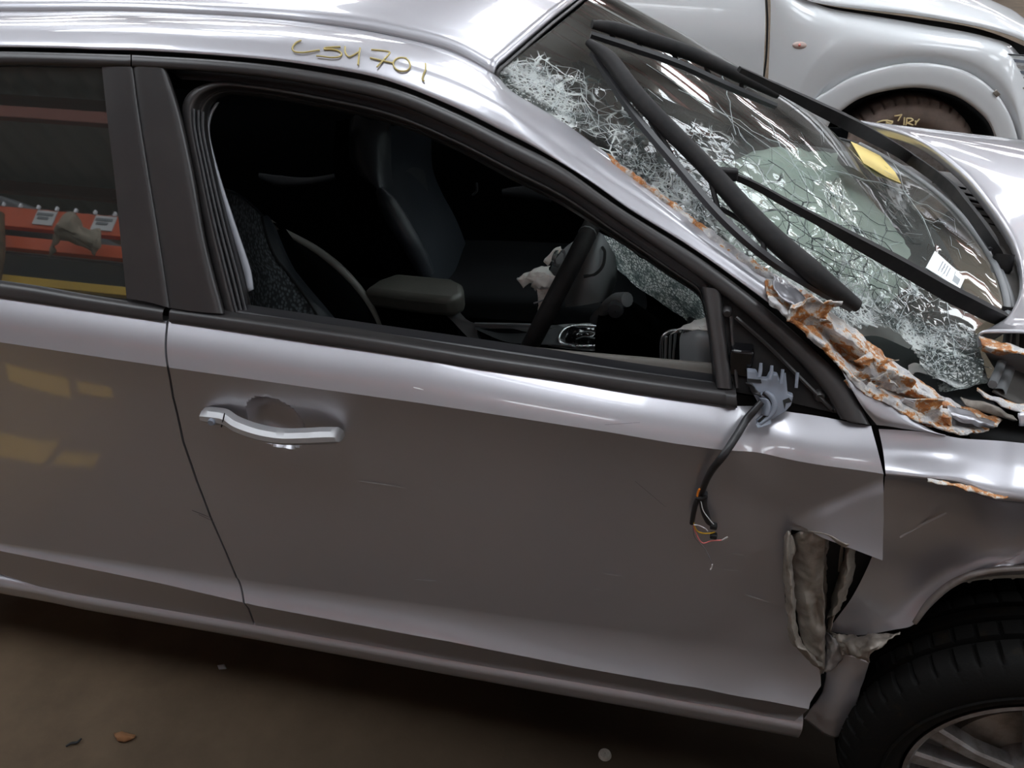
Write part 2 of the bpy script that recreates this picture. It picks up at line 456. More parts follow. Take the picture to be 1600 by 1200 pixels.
# ---- body side surface: y = S(x, z)
def zcurve(pts, Y):
    q = sorted([(p.x, p.z) for p in (atY(a, b, Y) for a, b in pts)])
    return [a for a, _ in q], [b for _, b in q]
CV = [zcurve([(-330, 420), (0, 464), (262, 502), (500, 538), (680, 561), (860, 591), (1000, 614), (1140, 636), (1250, 651), (1370, 668), (1640, 690)], .045),
      zcurve([(-330, 492), (0, 535), (262, 574), (500, 608), (657, 630), (781, 649), (950, 675), (1054, 693), (1200, 714), (1378, 740), (1640, 778)], .0),
      zcurve([(-330, 780), (0, 845), (400, 905), (700, 945), (1000, 985), (1300, 1025)], .03),
      zcurve([(-330, 795), (0, 872), (250, 919), (400, 950), (700, 1002), (900, 1042), (1060, 1070), (1250, 1105)], .0),
      zcurve([(-330, 800), (0, 897), (60, 917), (120, 930), (400, 978), (700, 1032), (900, 1067), (1000, 1084), (1240, 1127)], .035)]
VI = [0, 1, 3, 4, 5]
def zc(i, x): return interp(x, *CV[i])
def body(x, v):
    zs = [zc(i, x) for i in range(5)]
    z = interpc(v, VI, zs) if v < 5 else zs[4]
    if v <= 1: y = .045*(1-v) - .006*math.sin(math.pi*v)
    elif v <= 3:
        y = .026*(1-(1-(v-1)/2)**4.5)
    else:
        k = min(1, max(.3, (zs[2]-zs[3])/.062))*.026
        y = .026-k*(v-3)**1.7 if v <= 4 else lerp(.026-k, .036, v-4)
    return y, z
def inv(x, z):
    zs = [zc(i, x) for i in range(5)]
    for i in range(4):
        if z >= zs[i+1] or i == 3:
            return VI[i]+(VI[i+1]-VI[i])*(zs[i]-z)/max(1e-6, zs[i]-zs[i+1])
def S(x, z):
    zb = zc(0, x)
    if z > zb: return .045+.52*(z-zb)
    v = inv(x, z)
    return body(x, max(0, min(5, v)))[0]
def on(px, py, off=0.0):
    Y = .05
    for _ in range(14):
        p = atY(px, py, Y); Y = lerp(Y, S(p.x, p.z)+off, .8)
    return atY(px, py, Y)
def P(pts, off=0.0): return [on(p[0], p[1], p[2] if len(p) > 2 else off) for p in pts]

def boundary(pts):
    vs, xs = [], []
    for p in pts:
        q = on(*p); v = inv(q.x, q.z)
        if vs: v = max(v, vs[-1]+1e-4)
        vs.append(v); xs.append(q.x)
    return vs, xs
def panel(name, left, right, v0, v1, nv, nx, parent, disp=None, m=None, gl=.0022, gr=.0022):
    LV = boundary(left) if isinstance(left, list) else left
    RV = boundary(right) if isinstance(right, list) else right
    key = sorted(set([v0, v1, 1.0, 4.0]+[v0+(v1-v0)*i/nv for i in range(nv+1)]))
    key = [k for k in key if v0 <= k <= v1]
    verts, faces = [], []
    W = nx+3
    XR = [interpc(v, *RV)-gr if not isinstance(RV, float) else RV for v in key]
    XM = max(XR)
    for v, xr in zip(key, XR):
        xl = interpc(v, *LV)+gl if not isinstance(LV, float) else LV
        for i in range(-1, nx+2):
            u = max(0, min(1, i/nx)); x = min(lerp(xl, XM, u), xr)
            y, z = body(x, v)
            q = V((x, y, z))
            if disp: q = disp(q)
            if i < 0 or i > nx: q = q+V((0, .022, 0))
            verts.append(q)
    for j in range(len(key)-1):
        jump = abs(XR[j]-XR[j+1]) > .02
        for i in range(W-1):
            a, b, c, d = j*W+i, j*W+i+1, (j+1)*W+i+1, (j+1)*W+i
            if 0 < i < W-2:
                if (verts[a]-verts[b]).length < 1e-7 and (verts[c]-verts[d]).length < 1e-7: continue
            if jump and max(verts[a].x, verts[b].x, verts[c].x, verts[d].x) > min(XR[j], XR[j+1])+1e-5: continue
            faces.append((a, b, c, d))
    return mk(name, verts, faces, m or M['paint'], parent, ang=22)

SHUT = [(262, 502), (262, 574), (270, 620), (286, 690), (307, 750), (330, 810), (352, 860), (372, 905), (388, 950), (398, 979)]
FRONT = [(1364, 668), (1373, 700), (1383, 741), (1378, 790), (1372, 836), (1366, 848), (1350, 842), (1320, 830), (1290, 822),
         (1240, 830), (1228, 842), (1226, 880), (1229, 940), (1237, 995), (1256, 1020), (1284, 1048), (1285, 1072), (1268, 1098), (1243, 1127)]
# handle cup and dents of the driver's door
HC = on(431, 661); FT = on(1370, 846); FA = on(1225, 812); FB = on(1383, 742)
fd = V((FB.x-FA.x, FB.z-FA.z)); fnrm = V((fd.y, -fd.x)).normalized()
FH = on(1232, 826)
DC = on(1185, 665); DK = on(1290, 690); DL = on(1270, 640)
def door_disp(q):
    dx, dz = q.x-HC.x, q.z-HC.z
    rr = (dx/.052)**2+((dz+.10*dx)/.056)**2
    y = 0
    if rr < 1: y += .030*(1-rr**2)
    # flap torn outward at the front edge
    if q.x > FA.x-.02:
        dd = (q.x-FA.x)*fnrm.x+(q.z-FA.z)*fnrm.y
        wgt = sstep(0, .02, dd)*max(0, dd)
        y -= .55*min(wgt, .12)*sstep(FH.x-.005, FH.x+.05, q.x)*(1 if q.z > .755 else 0)
    # dents near the mirror
    if q.x > 0:
        a = math.exp(-(((q.x-DC.x)/.035)**2+((q.z-DC.z)/.05)**2))
        y += .012*a
        b = math.exp(-(((q.x-DL.x)/.06)**2+((q.z-DL.z)/.02)**2))
        y += .010*b
        y += noise.noise(q*11)*.0035*sstep(.0, .25, q.x)
    y += noise.noise(q*3.1)*.0012
    return V((q.x, q.y+y, q.z))
driver_door = panel('driver_door', SHUT, FRONT, 0, 5, 230, 380, car, door_disp)
def rear_disp(q): return V((q.x, q.y+noise.noise(q*2.7)*.0012, q.z))
rear_door = panel('passenger_door', -1.9, SHUT, 0, 5, 90, 80, car, rear_disp)

# sill below the doors
x0 = -1.95
def sillrow(dz, y, a=-1.95, b=.342, n=30, up=False):
    out = []
    for i in range(n+1):
        x = lerp(a, b, i/n)
        z = zc(4, x)
        if x < -1.25: z = zc(4, -1.25)+(x+1.25)*-.0
        out.append(V((x, y, z+dz)))
    return out
sheet('sill', [sillrow(.008, .056), sillrow(.004, .042), sillrow(-.002, .034), sillrow(-.010, .0295), sillrow(-.018, .029), sillrow(-.040, .034), sillrow(-.056, .048), sillrow(-.066, .09), sillrow(-.066, .30)],
      M['paint'], car, n=60, sub=4, ang=30)
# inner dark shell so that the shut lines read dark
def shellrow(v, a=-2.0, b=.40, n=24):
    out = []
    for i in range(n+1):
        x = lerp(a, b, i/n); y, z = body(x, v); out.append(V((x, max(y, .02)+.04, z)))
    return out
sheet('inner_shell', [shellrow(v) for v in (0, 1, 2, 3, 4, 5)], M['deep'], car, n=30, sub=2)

# ---- door handle
def handle():
    m = M['satin']
    pts = [(317, 650), (328, 652), (352, 656), (372, 668), (405, 679), (440, 685), (475, 685), (500, 684), (525, 683), (534, 684)]
    offs = [-.012, -.016, -.020, -.026, -.034, -.038, -.036, -.030, -.020, -.014]
    c = [on(p[0], p[1], o) for p, o in zip(pts, offs)]
    c = dense(c, 8); n = len(c)
    hw = [.0105, .0135, .014, .0135, .0125, .0125, .0128, .0135, .012, .005]
    verts, faces = [], []
    sec = [(-1, .012), (-1, -.002), (-.55, -.010), (.15, -.011), (.8, -.004), (1, .004), (1, .012)]
    k = len(sec)
    for i, p in enumerate(c):
        x = i/(n-1)*(len(hw)-1); a = min(int(x), len(hw)-2); h = lerp(hw[a], hw[a+1], x-a)
        for s, y in sec: verts.append(p+V((0, y, -s*h)))
    for i in range(n-1):
        for j in range(k-1): faces.append((i*k+j, i*k+j+1, (i+1)*k+j+1, (i+1)*k+j))
        faces.append((i*k+k-1, i*k, (i+1)*k, (i+1)*k+k-1))
    faces.append(tuple(range(k))); faces.append(tuple((n-1)*k+j for j in range(k)))
    h = mk('door_handle', verts, faces, m, driver_door, ang=35)
    # feet of the grip
    lk = on(331, 659, -.029)
    lathe('lock_barrel', [(.0005, -.004), (.0052, -.004), (.0066, -.001), (.0066, .012)], lk, M['bracket'], driver_door, 24)
    a = on(351, 646, -.030); b = on(346, 667, -.029)
    sweep('grip_seam', [a, b], .0012, M['deep'], driver_door, 6)
handle()

# ---- belt mouldings and sills of the windows
def strip(name, top, bot, m, parent, o_top=0, o_bot=0, bulge=.006, n=60, thick=0):
    T = P(top, o_top); B = P(bot, o_bot)
    T = resample(T, 30); B = resample(B, 30)
    mid1 = [a.lerp(b, .3)+V((0, -bulge, bulge*.3)) for a, b in zip(T, B)]
    mid2 = [a.lerp(b, .75)+V((0, -bulge, 0)) for a, b in zip(T, B)]
    back = [a+V((0, .02, 0)) for a in T]
    back2 = [a+V((0, .02, 0)) for a in B]
    return sheet(name, [back, T, mid1, mid2, B, back2], m, parent, n=n, sub=4, ang=50)
strip('belt_moulding', [(-320, 400), (0, 440), (130, 461), (258, 481)], [(-320, 422), (0, 465), (130, 484), (258, 503)], M['trim'], rear_door, 0, 0)
strip('belt_moulding', [(268, 482), (350, 493), (560, 523), (740, 552), (880, 573), (1000, 591), (1150, 612)],
      [(267, 503), (350, 515), (560, 546), (740, 575), (880, 596), (1000, 616), (1152, 637)], M['trim'], driver_door, -.002, 0)
strip('moulding_cap', [(1134, 611), (1149, 613)], [(1134, 634), (1149, 635)], M['trim'], driver_door, -.006, -.006, n=6)
strip('window_felt', [(372, 483), (450, 495), (560, 512), (740, 538), (860, 556), (1000, 578), (1114, 594)],
      [(366, 491), (450, 505), (560, 520), (740, 546), (860, 566), (1000, 588), (1114, 604)], M['rubber'], driver_door, .02, .015, .003)
# inner door top seen past the window slot
T_ = P([(560, 508), (640, 519), (740, 532), (884, 547), (1000, 557), (1114, 567)], .045)
B_ = P([(560, 516), (640, 529), (740, 546), (884, 567), (1000, 583), (1116, 598)], .045)
sheet('door_inner_top', [[p+V((0, .03, -.03)) for p in T_], T_, [a.lerp(b, .5)+V((0, -.006, 0)) for a, b in zip(T_, B_)], B_,
                         [p+V((0, 0, -.03)) for p in B_]], mat('dusty_grey_vinyl', (.085, .078, .068), .6, nz=(30, (.11, .10, .09), .4, .8)), driver_door, n=40)

# ---- window frame of the driver's door (closed loops from the outside in)
def arc_len_loop(pts, off, n=160):
    return resample(P(pts, off), n, lin=False)
top_rail = [(-330, 86), (-100, 74), (0, 73), (100, 75), (200, 78), (340, 85), (460, 98), (600, 124), (703, 164), (800, 212), (880, 255), (970, 318), (1098, 398), (1203, 475), (1287, 547), (1337, 597), (1369, 664)]
mould_t = [(-330, 94), (-100, 83), (0, 81), (100, 83), (200, 86), (340, 94), (460, 107), (600, 134), (703, 173), (800, 221), (880, 263), (970, 326), (1095, 405), (1196, 481), (1276, 552), (1325, 602), (1358, 664)]
mould_b = [(-330, 116), (-100, 105), (0, 102), (100, 103), (200, 105), (340, 113), (460, 127), (600, 156), (703, 197), (800, 247), (880, 289), (970, 349), (1080, 424), (1165, 488), (1240, 556), (1285, 606), (1315, 655)]
sheet('roof_gutter', [P(top_rail, .012), P(mould_t, .02)], M['deep'], car, n=120, sub=2)
i0 = 4
def cut(l, a, b): return [p for p in l if a <= p[0] <= b]
# rear door upper moulding and driver's door upper frame
sheet('window_moulding', [P(cut(mould_t, -400, 200)+[(204, 86)], .016), P(cut(mould_t, -400, 200)+[(204, 86)], -.004),
      P([(a, b+11) for a, b in cut(mould_t, -400, 200)]+[(204, 96)], -.010), P(cut(mould_b, -400, 200)+[(204, 105)], -.002), P(cut(mould_b, -400, 200)+[(204, 105)], .02)],
      M['trim'], rear_door, n=40)
mt = [(206, 86)]+cut(mould_t, 210, 1400); mb = [(206, 105)]+cut(mould_b, 210, 1400)
mm = [((a[0]+b[0])/2, (a[1]+b[1])/2) for a, b in zip(mt, mb)]
sheet('window_frame', [P(mt, .016), P(mt, -.004), P(mm, -.010), P(mb, -.004), P(mb, .022)], M['trim'], driver_door, n=140, sub=5, ang=35)
# channel and seal round the opening
ch_o = [(258, 105), (340, 113), (460, 127), (600, 156), (703, 197), (800, 247), (880, 289), (970, 349), (1080, 424), (1108, 446)]
ch_i = [(284, 124), (340, 128), (460, 142), (600, 172), (703, 213), (800, 262), (880, 303), (960, 358), (1062, 428), (1100, 455)]
sheet('frame_channel', [P(ch_o, .012), P(ch_o, .030), P(ch_i, .030)], M['rubber'], driver_door, n=120, sub=3)
seal_o = [(352, 488), (335, 425), (318, 350), (301, 262), (289, 200), (286, 165), (300, 142), (330, 129), (365, 128), (460, 142), (600, 172), (703, 213), (800, 262), (880, 303), (960, 358), (1062, 428), (1092, 449), (1099, 470), (1112, 540), (1118, 604)]
seal_i = [(394, 488), (379, 424), (357, 345), (338, 268), (326, 210), (326, 178), (336, 160), (352, 150), (380, 149), (460, 160), (600, 190), (703, 230), (800, 281), (880, 322), (955, 370), (1045, 431), (1082, 455), (1096, 472), (1106, 520), (1114, 600)]
def mix(a, b, t): return [(lerp(p[0], q[0], t), lerp(p[1], q[1], t)) for p, q in zip(a, b)]
sheet('window_seal', [P(seal_o, .040), P(seal_o, .018), P(mix(seal_o, seal_i, .3), .014), P(mix(seal_o, seal_i, .5), .024), P(mix(seal_o, seal_i, .62), .030),
      P(mix(seal_o, seal_i, .75), .028), P(seal_i, .050), P(seal_i, .08)], M['trim'], driver_door, n=200, sub=4, ang=50)
# glass run lips on the rear side
for t, o in ((.42, .016), (.60, .022), (.78, .024)):
    q = mix(seal_o, seal_i, t)[:6]
    sweep('seal_lip', P(q, o), .0035, M['rubber'], driver_door, 8)
# pale strip of the door pillar seen inside the opening
g1 = [(338, 161), (327, 180), (323, 205), (329, 245), (344, 300), (362, 360), (380, 420), (388, 456)]
g2 = [(342, 160), (331, 180), (327, 205), (335, 245), (351, 300), (371, 360), (391, 420), (396, 452)]
sheet('run_strip', [P(g1, .055), P(g2, .055)], mat('pale_grey_trim', (.30, .31, .34), .5), driver_door, n=40, sub=2, thick=.004)
# lower corner of the window frame (A-post side)
ab_o = [(1096, 448), (1106, 500), (1114, 560), (1120, 606)]
ab_i = [(1126, 452), (1130, 500), (1138, 560), (1144, 608)]
sheet('quarter_post', [P(ab_o, .05), P(ab_o, .0), P(mix(ab_o, ab_i, .5), -.004), P(ab_i, .0), P(ab_i, .03)], M['trim'], driver_door, n=20, ang=40)

# pillar covers between the two side windows
cov = [(158, 105), (206, 105), (258, 105)]
sheet('pillar_cover', [P([(159, 104), (167, 180), (179, 280), (189, 380), (198, 466)], -.002), P([(183, 104), (192, 180), (207, 280), (220, 380), (232, 472)], -.006),
                       P([(207, 104), (217, 180), (233, 280), (249, 380), (264, 481)], -.004), P([(208, 104), (218, 180), (234, 280), (250, 380), (265, 481)], .02)],
      M['trim'], rear_door, n=30, ang=60)
sheet('pillar_cover', [P([(209, 104), (219, 180), (235, 280), (251, 380), (266, 481)], .02), P([(209, 104), (219, 180), (235, 280), (251, 380), (266, 481)], -.004),
                       P([(233, 104), (247, 180), (267, 280), (288, 380), (307, 487)], -.007), P([(257, 104), (279, 175), (300, 270), (320, 380), (348, 490)], -.003),
                       P([(260, 104), (282, 175), (303, 270), (323, 380), (351, 490)], .03)],
      M['trim'], driver_door, n=30, ang=60)
# fixed rear glass
sheet('window_glass', [P([(-330, 116), (-100, 105), (0, 103), (159, 104)], .004), P([(-330, 250), (-100, 265), (0, 272), (180, 287)], .004), P([(-330, 402), (-100, 425), (0, 441), (198, 468)], .004)],
      M['tint'], rear_door, n=40, sub=6)

# mirror patch: black triangle where the door mirror was torn off
ptri = [(1128, 452), (1330, 648), (1250, 636), (1146, 612)]
sheet('mirror_patch', [P([(1128, 452), (1132, 500), (1140, 560), (1147, 612)], .012), P([(1180, 490), (1186, 530), (1190, 575), (1200, 622)], .014),
                       P([(1236, 545), (1244, 580), (1250, 605), (1256, 634)], .012), P([(1330, 648), (1331, 649), (1332, 650), (1333, 652)], .006)], M['black'], driver_door, n=24, sub=8)
fr_o = [(1098, 412), (1200, 497), (1270, 565), (1312, 615), (1345, 664)]
fr_i = [(1128, 455), (1190, 507), (1250, 568), (1290, 612), (1326, 660)]
sheet('patch_rim', [P(fr_o, .012), P(fr_o, -.003), P(mix(fr_o, fr_i, .5), -.004), P(fr_i, .0), P(fr_i, .018)], M['rubber'], driver_door, n=50)
sweep('patch_rib', P([(1150, 496), (1200, 540), (1250, 590), (1300, 640)], .004), .003, M['trim'], driver_door, 6)
sweep('patch_rib', P([(1142, 494), (1146, 550), (1152, 606)], .005), .003, M['trim'], driver_door, 6)
lathe('patch_screw', [(.0005, -.006), (.005, -.006), (.008, -.002), (.008, .01)], on(1136, 488, .004), M['trim'], driver_door, 20)
lathe('patch_screw', [(.0005, -.004), (.006, -.004), (.009, .0), (.009, .01)], on(1281, 620, .006), M['trim'], driver_door, 20)
lathe('patch_screw', [(.0005, -.004), (.003, -.004), (.005, .0), (.005, .01)], on(1307, 640, .004), M['trim'], driver_door, 20)
box('patch_socket', on(1157, 562, .012), (.034, .03, .045), M['gloss'], driver_door, .004)
# broken mirror bracket
slab('mirror_bracket', P([(1167, 579), (1182, 581), (1186, 592), (1198, 593), (1202, 584), (1215, 586), (1219, 598), (1228, 585), (1231, 616), (1240, 619), (1236, 634), (1226, 645), (1206, 657), (1193, 645), (1180, 622), (1168, 601)], -.012), .010, M['bracket'], driver_door, .002)
for x, y in ((1189, 580), (1206, 584), (1223, 590)):
    sweep('bracket_pin', P([(x, y-13), (x-1, y), (x-3, y+9)], -.02), [.0022, .003, .003], M['bracket'], driver_door, 8)
sweep('bracket_pin', P([(1246, 582), (1244, 606)], -.016), .0024, M['bracket'], driver_door, 8)
slab('bracket_slot', P([(1168, 592), (1189, 594), (1190, 599), (1168, 597)], -.0135), .003, M['deep'], driver_door)
slab('bracket_slot', P([(1223, 626), (1233, 622), (1237, 628), (1228, 630), (1226, 640)], -.0135), .003, M['deep'], driver_door)
for r in (0, 1, 2):
    q = [(1188+r*4, 616-r*2), (1199+r*4, 622), (1202+r*4, 634), (1196+r*4, 646+r), (1182+r*3, 657+r*3)]
    sweep('broken_shell', P(q, -.018-.003*r), [.003, .005, .005, .004, .002], M['bracket'] if r != 1 else M['black'], driver_door, 8)
sheet('broken_shell', [P([(1186, 620), (1192, 632), (1190, 648)], -.02), P([(1198, 624), (1202, 636), (1197, 650)], -.028), P([(1206, 632), (1207, 645), (1204, 655)], -.02)], M['bracket'], driver_door, n=12, amp=.002, fs=60, thick=.002)
slab('broken_shell', P([(1181, 662), (1204, 655), (1205, 662), (1184, 669)], -.024), .006, M['bracket'], driver_door)
sheet('torn_gasket', [P([(1166, 600), (1172, 606), (1176, 618)], -.014), P([(1176, 602), (1182, 610), (1185, 622)], -.02), P([(1187, 612), (1190, 618), (1188, 628)], -.014)], M['rubber'], driver_door, n=10, amp=.004, fs=50, thick=.002)

# hanging mirror wiring
wh = [(1190, 628, -.030), (1178, 642, -.030), (1166, 656, -.028), (1150, 682, -.028), (1130, 712, -.030), (1112, 735, -.024), (1101, 756, -.020), (1096, 772, -.016)]
loom = sweep('wiring_loom', [on(*p) for p in wh], [.005, .006, .0062, .006, .0052, .0048], M['rubber'], driver_door, 10)
sweep('loom_branch', P([(1097, 770), (1088, 785), (1084, 800), (1081, 818)], -.016), [.0048, .0042, .0038], M['rubber'], driver_door, 8)
sweep('loom_branch', P([(1100, 770), (1099, 790), (1106, 812), (1112, 820)], -.015), [.006, .0065, .004], M['rubber'], driver_door, 8)
sweep('loom_tape', P([(1087, 778), (1096, 779), (1104, 776)], -.024), [.003, .004, .003], M['black'], driver_door, 8)
sweep('wire', P([(1093, 764), (1090, 771), (1089, 780)], -.023), .0018, M['wire_org'], driver_door, 6)
sweep('wire', P([(1095, 783), (1099, 798), (1108, 811), (1115, 819)], -.023), .0008, M['wire_wht'], driver_door, 6)
sweep('wire', P([(1083, 815), (1088, 828), (1098, 833), (1110, 833), (1117, 831)], -.018), .0011, M['wire_yel'], driver_door, 6)
sweep('wire', P([(1084, 820), (1092, 821), (1102, 826), (1106, 830)], -.02), .0009, M['wire_wht'], driver_door, 6)
sweep('wire', P([(1082, 816), (1087, 832), (1097, 848), (1112, 845), (1128, 844)], -.016), .0011, M['wire_pink'], driver_door, 6)
sweep('wire', P([(1128, 844), (1133, 841), (1137, 839)], -.017), .0013, M['wire_wht'], driver_door, 6)
sweep('wire', P([(1083, 824), (1086, 840), (1100, 856), (1107, 868), (1112, 880)], -.012), .0008, M['wire_gry'], driver_door, 6)
sweep('wire', P([(1113, 882), (1112, 887), (1110, 890)], -.012), .0012, M['wire_wht'], driver_door, 6)
for p in ((1115, 822), (1115, 837)): box('wire_plug', on(p[0], p[1], -.016), (.011, .010, .009), M['deep'], driver_door, .002)

# ---- roof side rail + windscreen pillar (one pressing)
ru = [(-330, 26), (0, 18), (150, 17), (250, 19), (400, 27), (500, 37), (600, 53), (700, 78), (772, 116), (801, 143), (869, 184), (902, 206), (953, 243), (1037, 304), (1098, 351), (1149, 386), (1203, 424)]
ruY = [.40, .40, .40, .40, .40, .39, .38, .36, .33, .322, .30, .288, .27, .241, .22, .203, .184]
rl = [(-330, 86), (0, 73), (150, 77), (250, 80), (400, 91), (500, 104), (600, 124), (703, 164), (790, 207), (835, 230), (900, 269), (940, 296), (985, 328), (1060, 374), (1112, 409), (1155, 440), (1203, 475)]
U_ = [atY(p[0], p[1], y) for p, y in zip(ru, ruY)]; L_ = P(rl, .0)
bul = .03
U_[0].x = L_[0].x = -2.1
mid = []
for t, b in ((.33, .020), (.62, .026), (.85, .014)):
    mid.append([a.lerp(c, t)+V((0, -.72, .55))*b*(.6 if i > 9 else 1) for i, (a, c) in enumerate(zip(U_, L_))])
pillar = sheet('windscreen_pillar', [[p+V((0, .012, -.012)) for p in U_], U_]+mid+[L_, [p+V((0, .018, -.004)) for p in L_]], M['paint'], car, n=170, sub=5, ang=40)
# roof panel
def roofpt(x, s):
    y = .40+(1.38-.40)*s
    z = interp(x, [-2.2, -1.3, -.8, -.55, -.33, -.22], [1.345, 1.392, 1.388, 1.378, 1.354, 1.333])
    b = 4*s*(1-s)
    return V((x, y, z+.050*b**.8))
ditch = [atY(p[0], p[1]-1, y+.004) for p, y in zip(ru[:9], ruY[:9])]
ditch[0].x = -2.1
rows = []
N_ = len(ditch)
for s in (0, .008, .03, .08, .2, .35, .5, .65, .8, .92, 1):
    row = []
    for i, p in enumerate(ditch):
        bow = .075*(4*s*(1-s))*sstep(-.9, -.3, p.x)
        y = p.y+(1.78-2*p.y)*s
        dz = .058*(1-(1-min(1, 2*min(s, 1-s)))**2.2)
        e = .010*sstep(0, .008, min(s, 1-s))
        row.append(V((p.x+bow, y, p.z+dz+e-.004)))
    rows.append(row)
def roof_dent(q):
    a = math.exp(-(((q.x+.30)/.16)**2+((q.y-.75)/.25)**2))
    return V((q.x, q.y, q.z+.006*noise.noise(q*3.3)*sstep(-1.2, -.3, q.x)+.004*a))
roof = sheet('roof', rows, M['paint'], car, n=110, sub=4, disp=roof_dent, thick=.012, ang=35)
# bright folded edge along the front of the roof and the ditch strip
fe = [r[-1] for r in rows]
sweep('roof_front_trim', [roof_dent(p)+V((.004, 0, -.006)) for p in fe], .0035, M['trim'], car, 8)
sweep('ditch_trim', [p+V((0, -.010, -.004)) for p in ditch], .0045, M['dashgrey'], car, 8)
# paint pen number on the rail
def rail_pt(px, py):
    # walk the ray onto the rail's bulged skin by interpolation between its edges
    def lineY(pts3, x):
        xs = [proj(p)[0] for p in pts3]
        for i in range(1, len(xs)):
            if x <= xs[i]:
                t = (x-xs[i-1])/(xs[i]-xs[i-1]); return pts3[i-1].lerp(pts3[i], t)
        return pts3[-1]
    rowsL = [U_]+mid+[L_]
    c = [lineY(r, px) for r in rowsL]
    ys = [proj(p)[1] for p in c]
    for i in range(1, len(c)):
        if py <= ys[i]:
            t = (py-ys[i-1])/(ys[i]-ys[i-1]); y = lerp(c[i-1].y, c[i].y, t); break
    else: y = c[-1].y
    return atY(px, py, y-.005)
K = lambda l: [(420+x*.175, 40+y*.175) for x, y in l]
strokes = [K([(290, 130), (240, 155), (210, 200), (230, 232), (300, 240), (380, 230), (455, 218)]),
           K([(640, 190), (580, 192), (505, 198), (500, 212), (560, 212), (620, 225), (648, 250), (630, 278), (560, 285), (480, 275), (425, 270)]),
           K([(680, 188), (682, 240), (712, 276), (750, 266), (808, 232)]), K([(815, 200), (806, 260), (796, 352)]),
           K([(915, 215), (1000, 222), (1080, 240), (1030, 300), (965, 370)]), K([(905, 288), (1000, 310), (1110, 335)]),
           K([(1230, 290), (1160, 288), (1115, 320), (1120, 370), (1170, 405), (1235, 400), (1262, 360), (1245, 310), (1200, 285)]),
           K([(1398, 340), (1400, 390), (1380, 440), (1370, 480), (1388, 495)])]
for s in strokes:
    sweep('pen_stroke', [rail_pt(*p) for p in s], .0014, M['chalk'], car, 6)

# ---- fender, torn corner and the crumpled hole behind the wheel
fl = [[(1373, 671, .05), (1450, 676, .05), (1500, 684, .047), (1560, 688, .047), (1660, 699, .045)],
      [(1380, 705, .03), (1450, 710, .03), (1500, 714, .026), (1560, 722, .024), (1660, 736, .022)],
      [(1384, 741, .0), (1450, 747, -.006), (1500, 753, -.006), (1550, 772, -.012), (1660, 787, -.012)],
      [(1383, 749, .022), (1450, 754, .024), (1500, 761, .026), (1550, 781, .02), (1660, 795, .012)],
      [(1379, 790, .03), (1450, 795, .045), (1510, 800, .045), (1565, 812, .044), (1660, 815, .038)],
      [(1370, 845, .035), (1440, 835, .048), (1515, 838, .055), (1575, 842, .055), (1660, 840, .05)],
      [(1355, 888, .045), (1410, 890, .052), (1465, 878, .060), (1530, 868, .054), (1585, 866, .050), (1660, 866, .048)],
      [(1330, 935, .045), (1385, 932, .050), (1440, 922, .055), (1487, 902, .05), (1542, 886, .045), (1660, 877, .045)],
      [(1293, 985, .055), (1340, 992, .045), (1398, 984, .035), (1429, 975, .03), (1453, 942, .034), (1491, 911, .034), (1546, 892, .034), (1660, 884, .034)]]
def fender_d(q): return q+V((0, noise.noise(q*7)*.0035+noise.noise(q*19)*.001, 0))
fx_ = [[(1.0, .05, .945), (1.4, .12, .90)], [(1.0, .03, .915), (1.4, .10, .87)], [(1.0, -.01, .875), (1.4, .06, .83)], [(1.0, .015, .862), (1.4, .08, .815)], [(1.0, .035, .83), (1.4, .10, .74)],
       [(1.0, .045, .79), (1.4, .11, .66)], [(1.0, .045, .73), (1.38, .11, .56)], [(.92, .042, .70), (1.1, .045, .62), (1.34, .10, .45)], [(.86, .034, .672), (.98, .034, .60), (1.08, .04, .47), (1.10, .05, .34)]]
fender = sheet('fender', [P3(l)+[V(p) for p in e] for l, e in zip(fl, fx_)], M['paint'], car, n=190, sub=8, ang=28, disp=fender_d)
# torn lip with rust along the fender crease
sheet('torn_lip', [P3([(1450, 748, -.010), (1490, 754, -.012), (1530, 764, -.014), (1560, 774, -.016), (1576, 776, -.014)]),
                   P3([(1452, 753, -.016), (1490, 760, -.022), (1530, 771, -.024), (1560, 779, -.022), (1577, 779, -.016)])], M['rust'], fender, n=40, sub=3, amp=.003, fs=90, thick=.0015)
sheet('scratch', [P3([(1405, 838, .042), (1440, 818, .047), (1478, 800, .038)]), P3([(1407, 841, .042), (1442, 821, .047), (1480, 803, .038)])], M['scuff'], fender, n=20, sub=2)
# bent arch edge
sweep('arch_lip', P3([(1429, 973, .026), (1453, 941, .030), (1491, 910, .030), (1546, 892, .030), (1660, 884, .030)]), [.004, .006, .006, .005, .005], M['paint_dirty'], fender, 8)
sheet('arch_flange', [P3([(1432, 972, .034), (1455, 940, .036), (1492, 910, .036), (1546, 893, .036), (1660, 885, .036)]),
                      P3([(1450, 940, .075), (1475, 922, .075), (1510, 908, .075), (1556, 900, .075), (1660, 895, .075)])], M['paint_dirty'], fender, n=40, sub=4)
# wheel arch liner
sheet('arch_liner', [P3([(1380, 1010, .10), (1420, 960, .10), (1465, 915, .10), (1520, 890, .10), (1700, 870, .10)]),
                     P3([(1360, 1000, .40), (1400, 950, .40), (1450, 900, .40), (1520, 880, .40), (1700, 860, .40)])], M['cabin'], fender, n=40, sub=4, thick=.004)
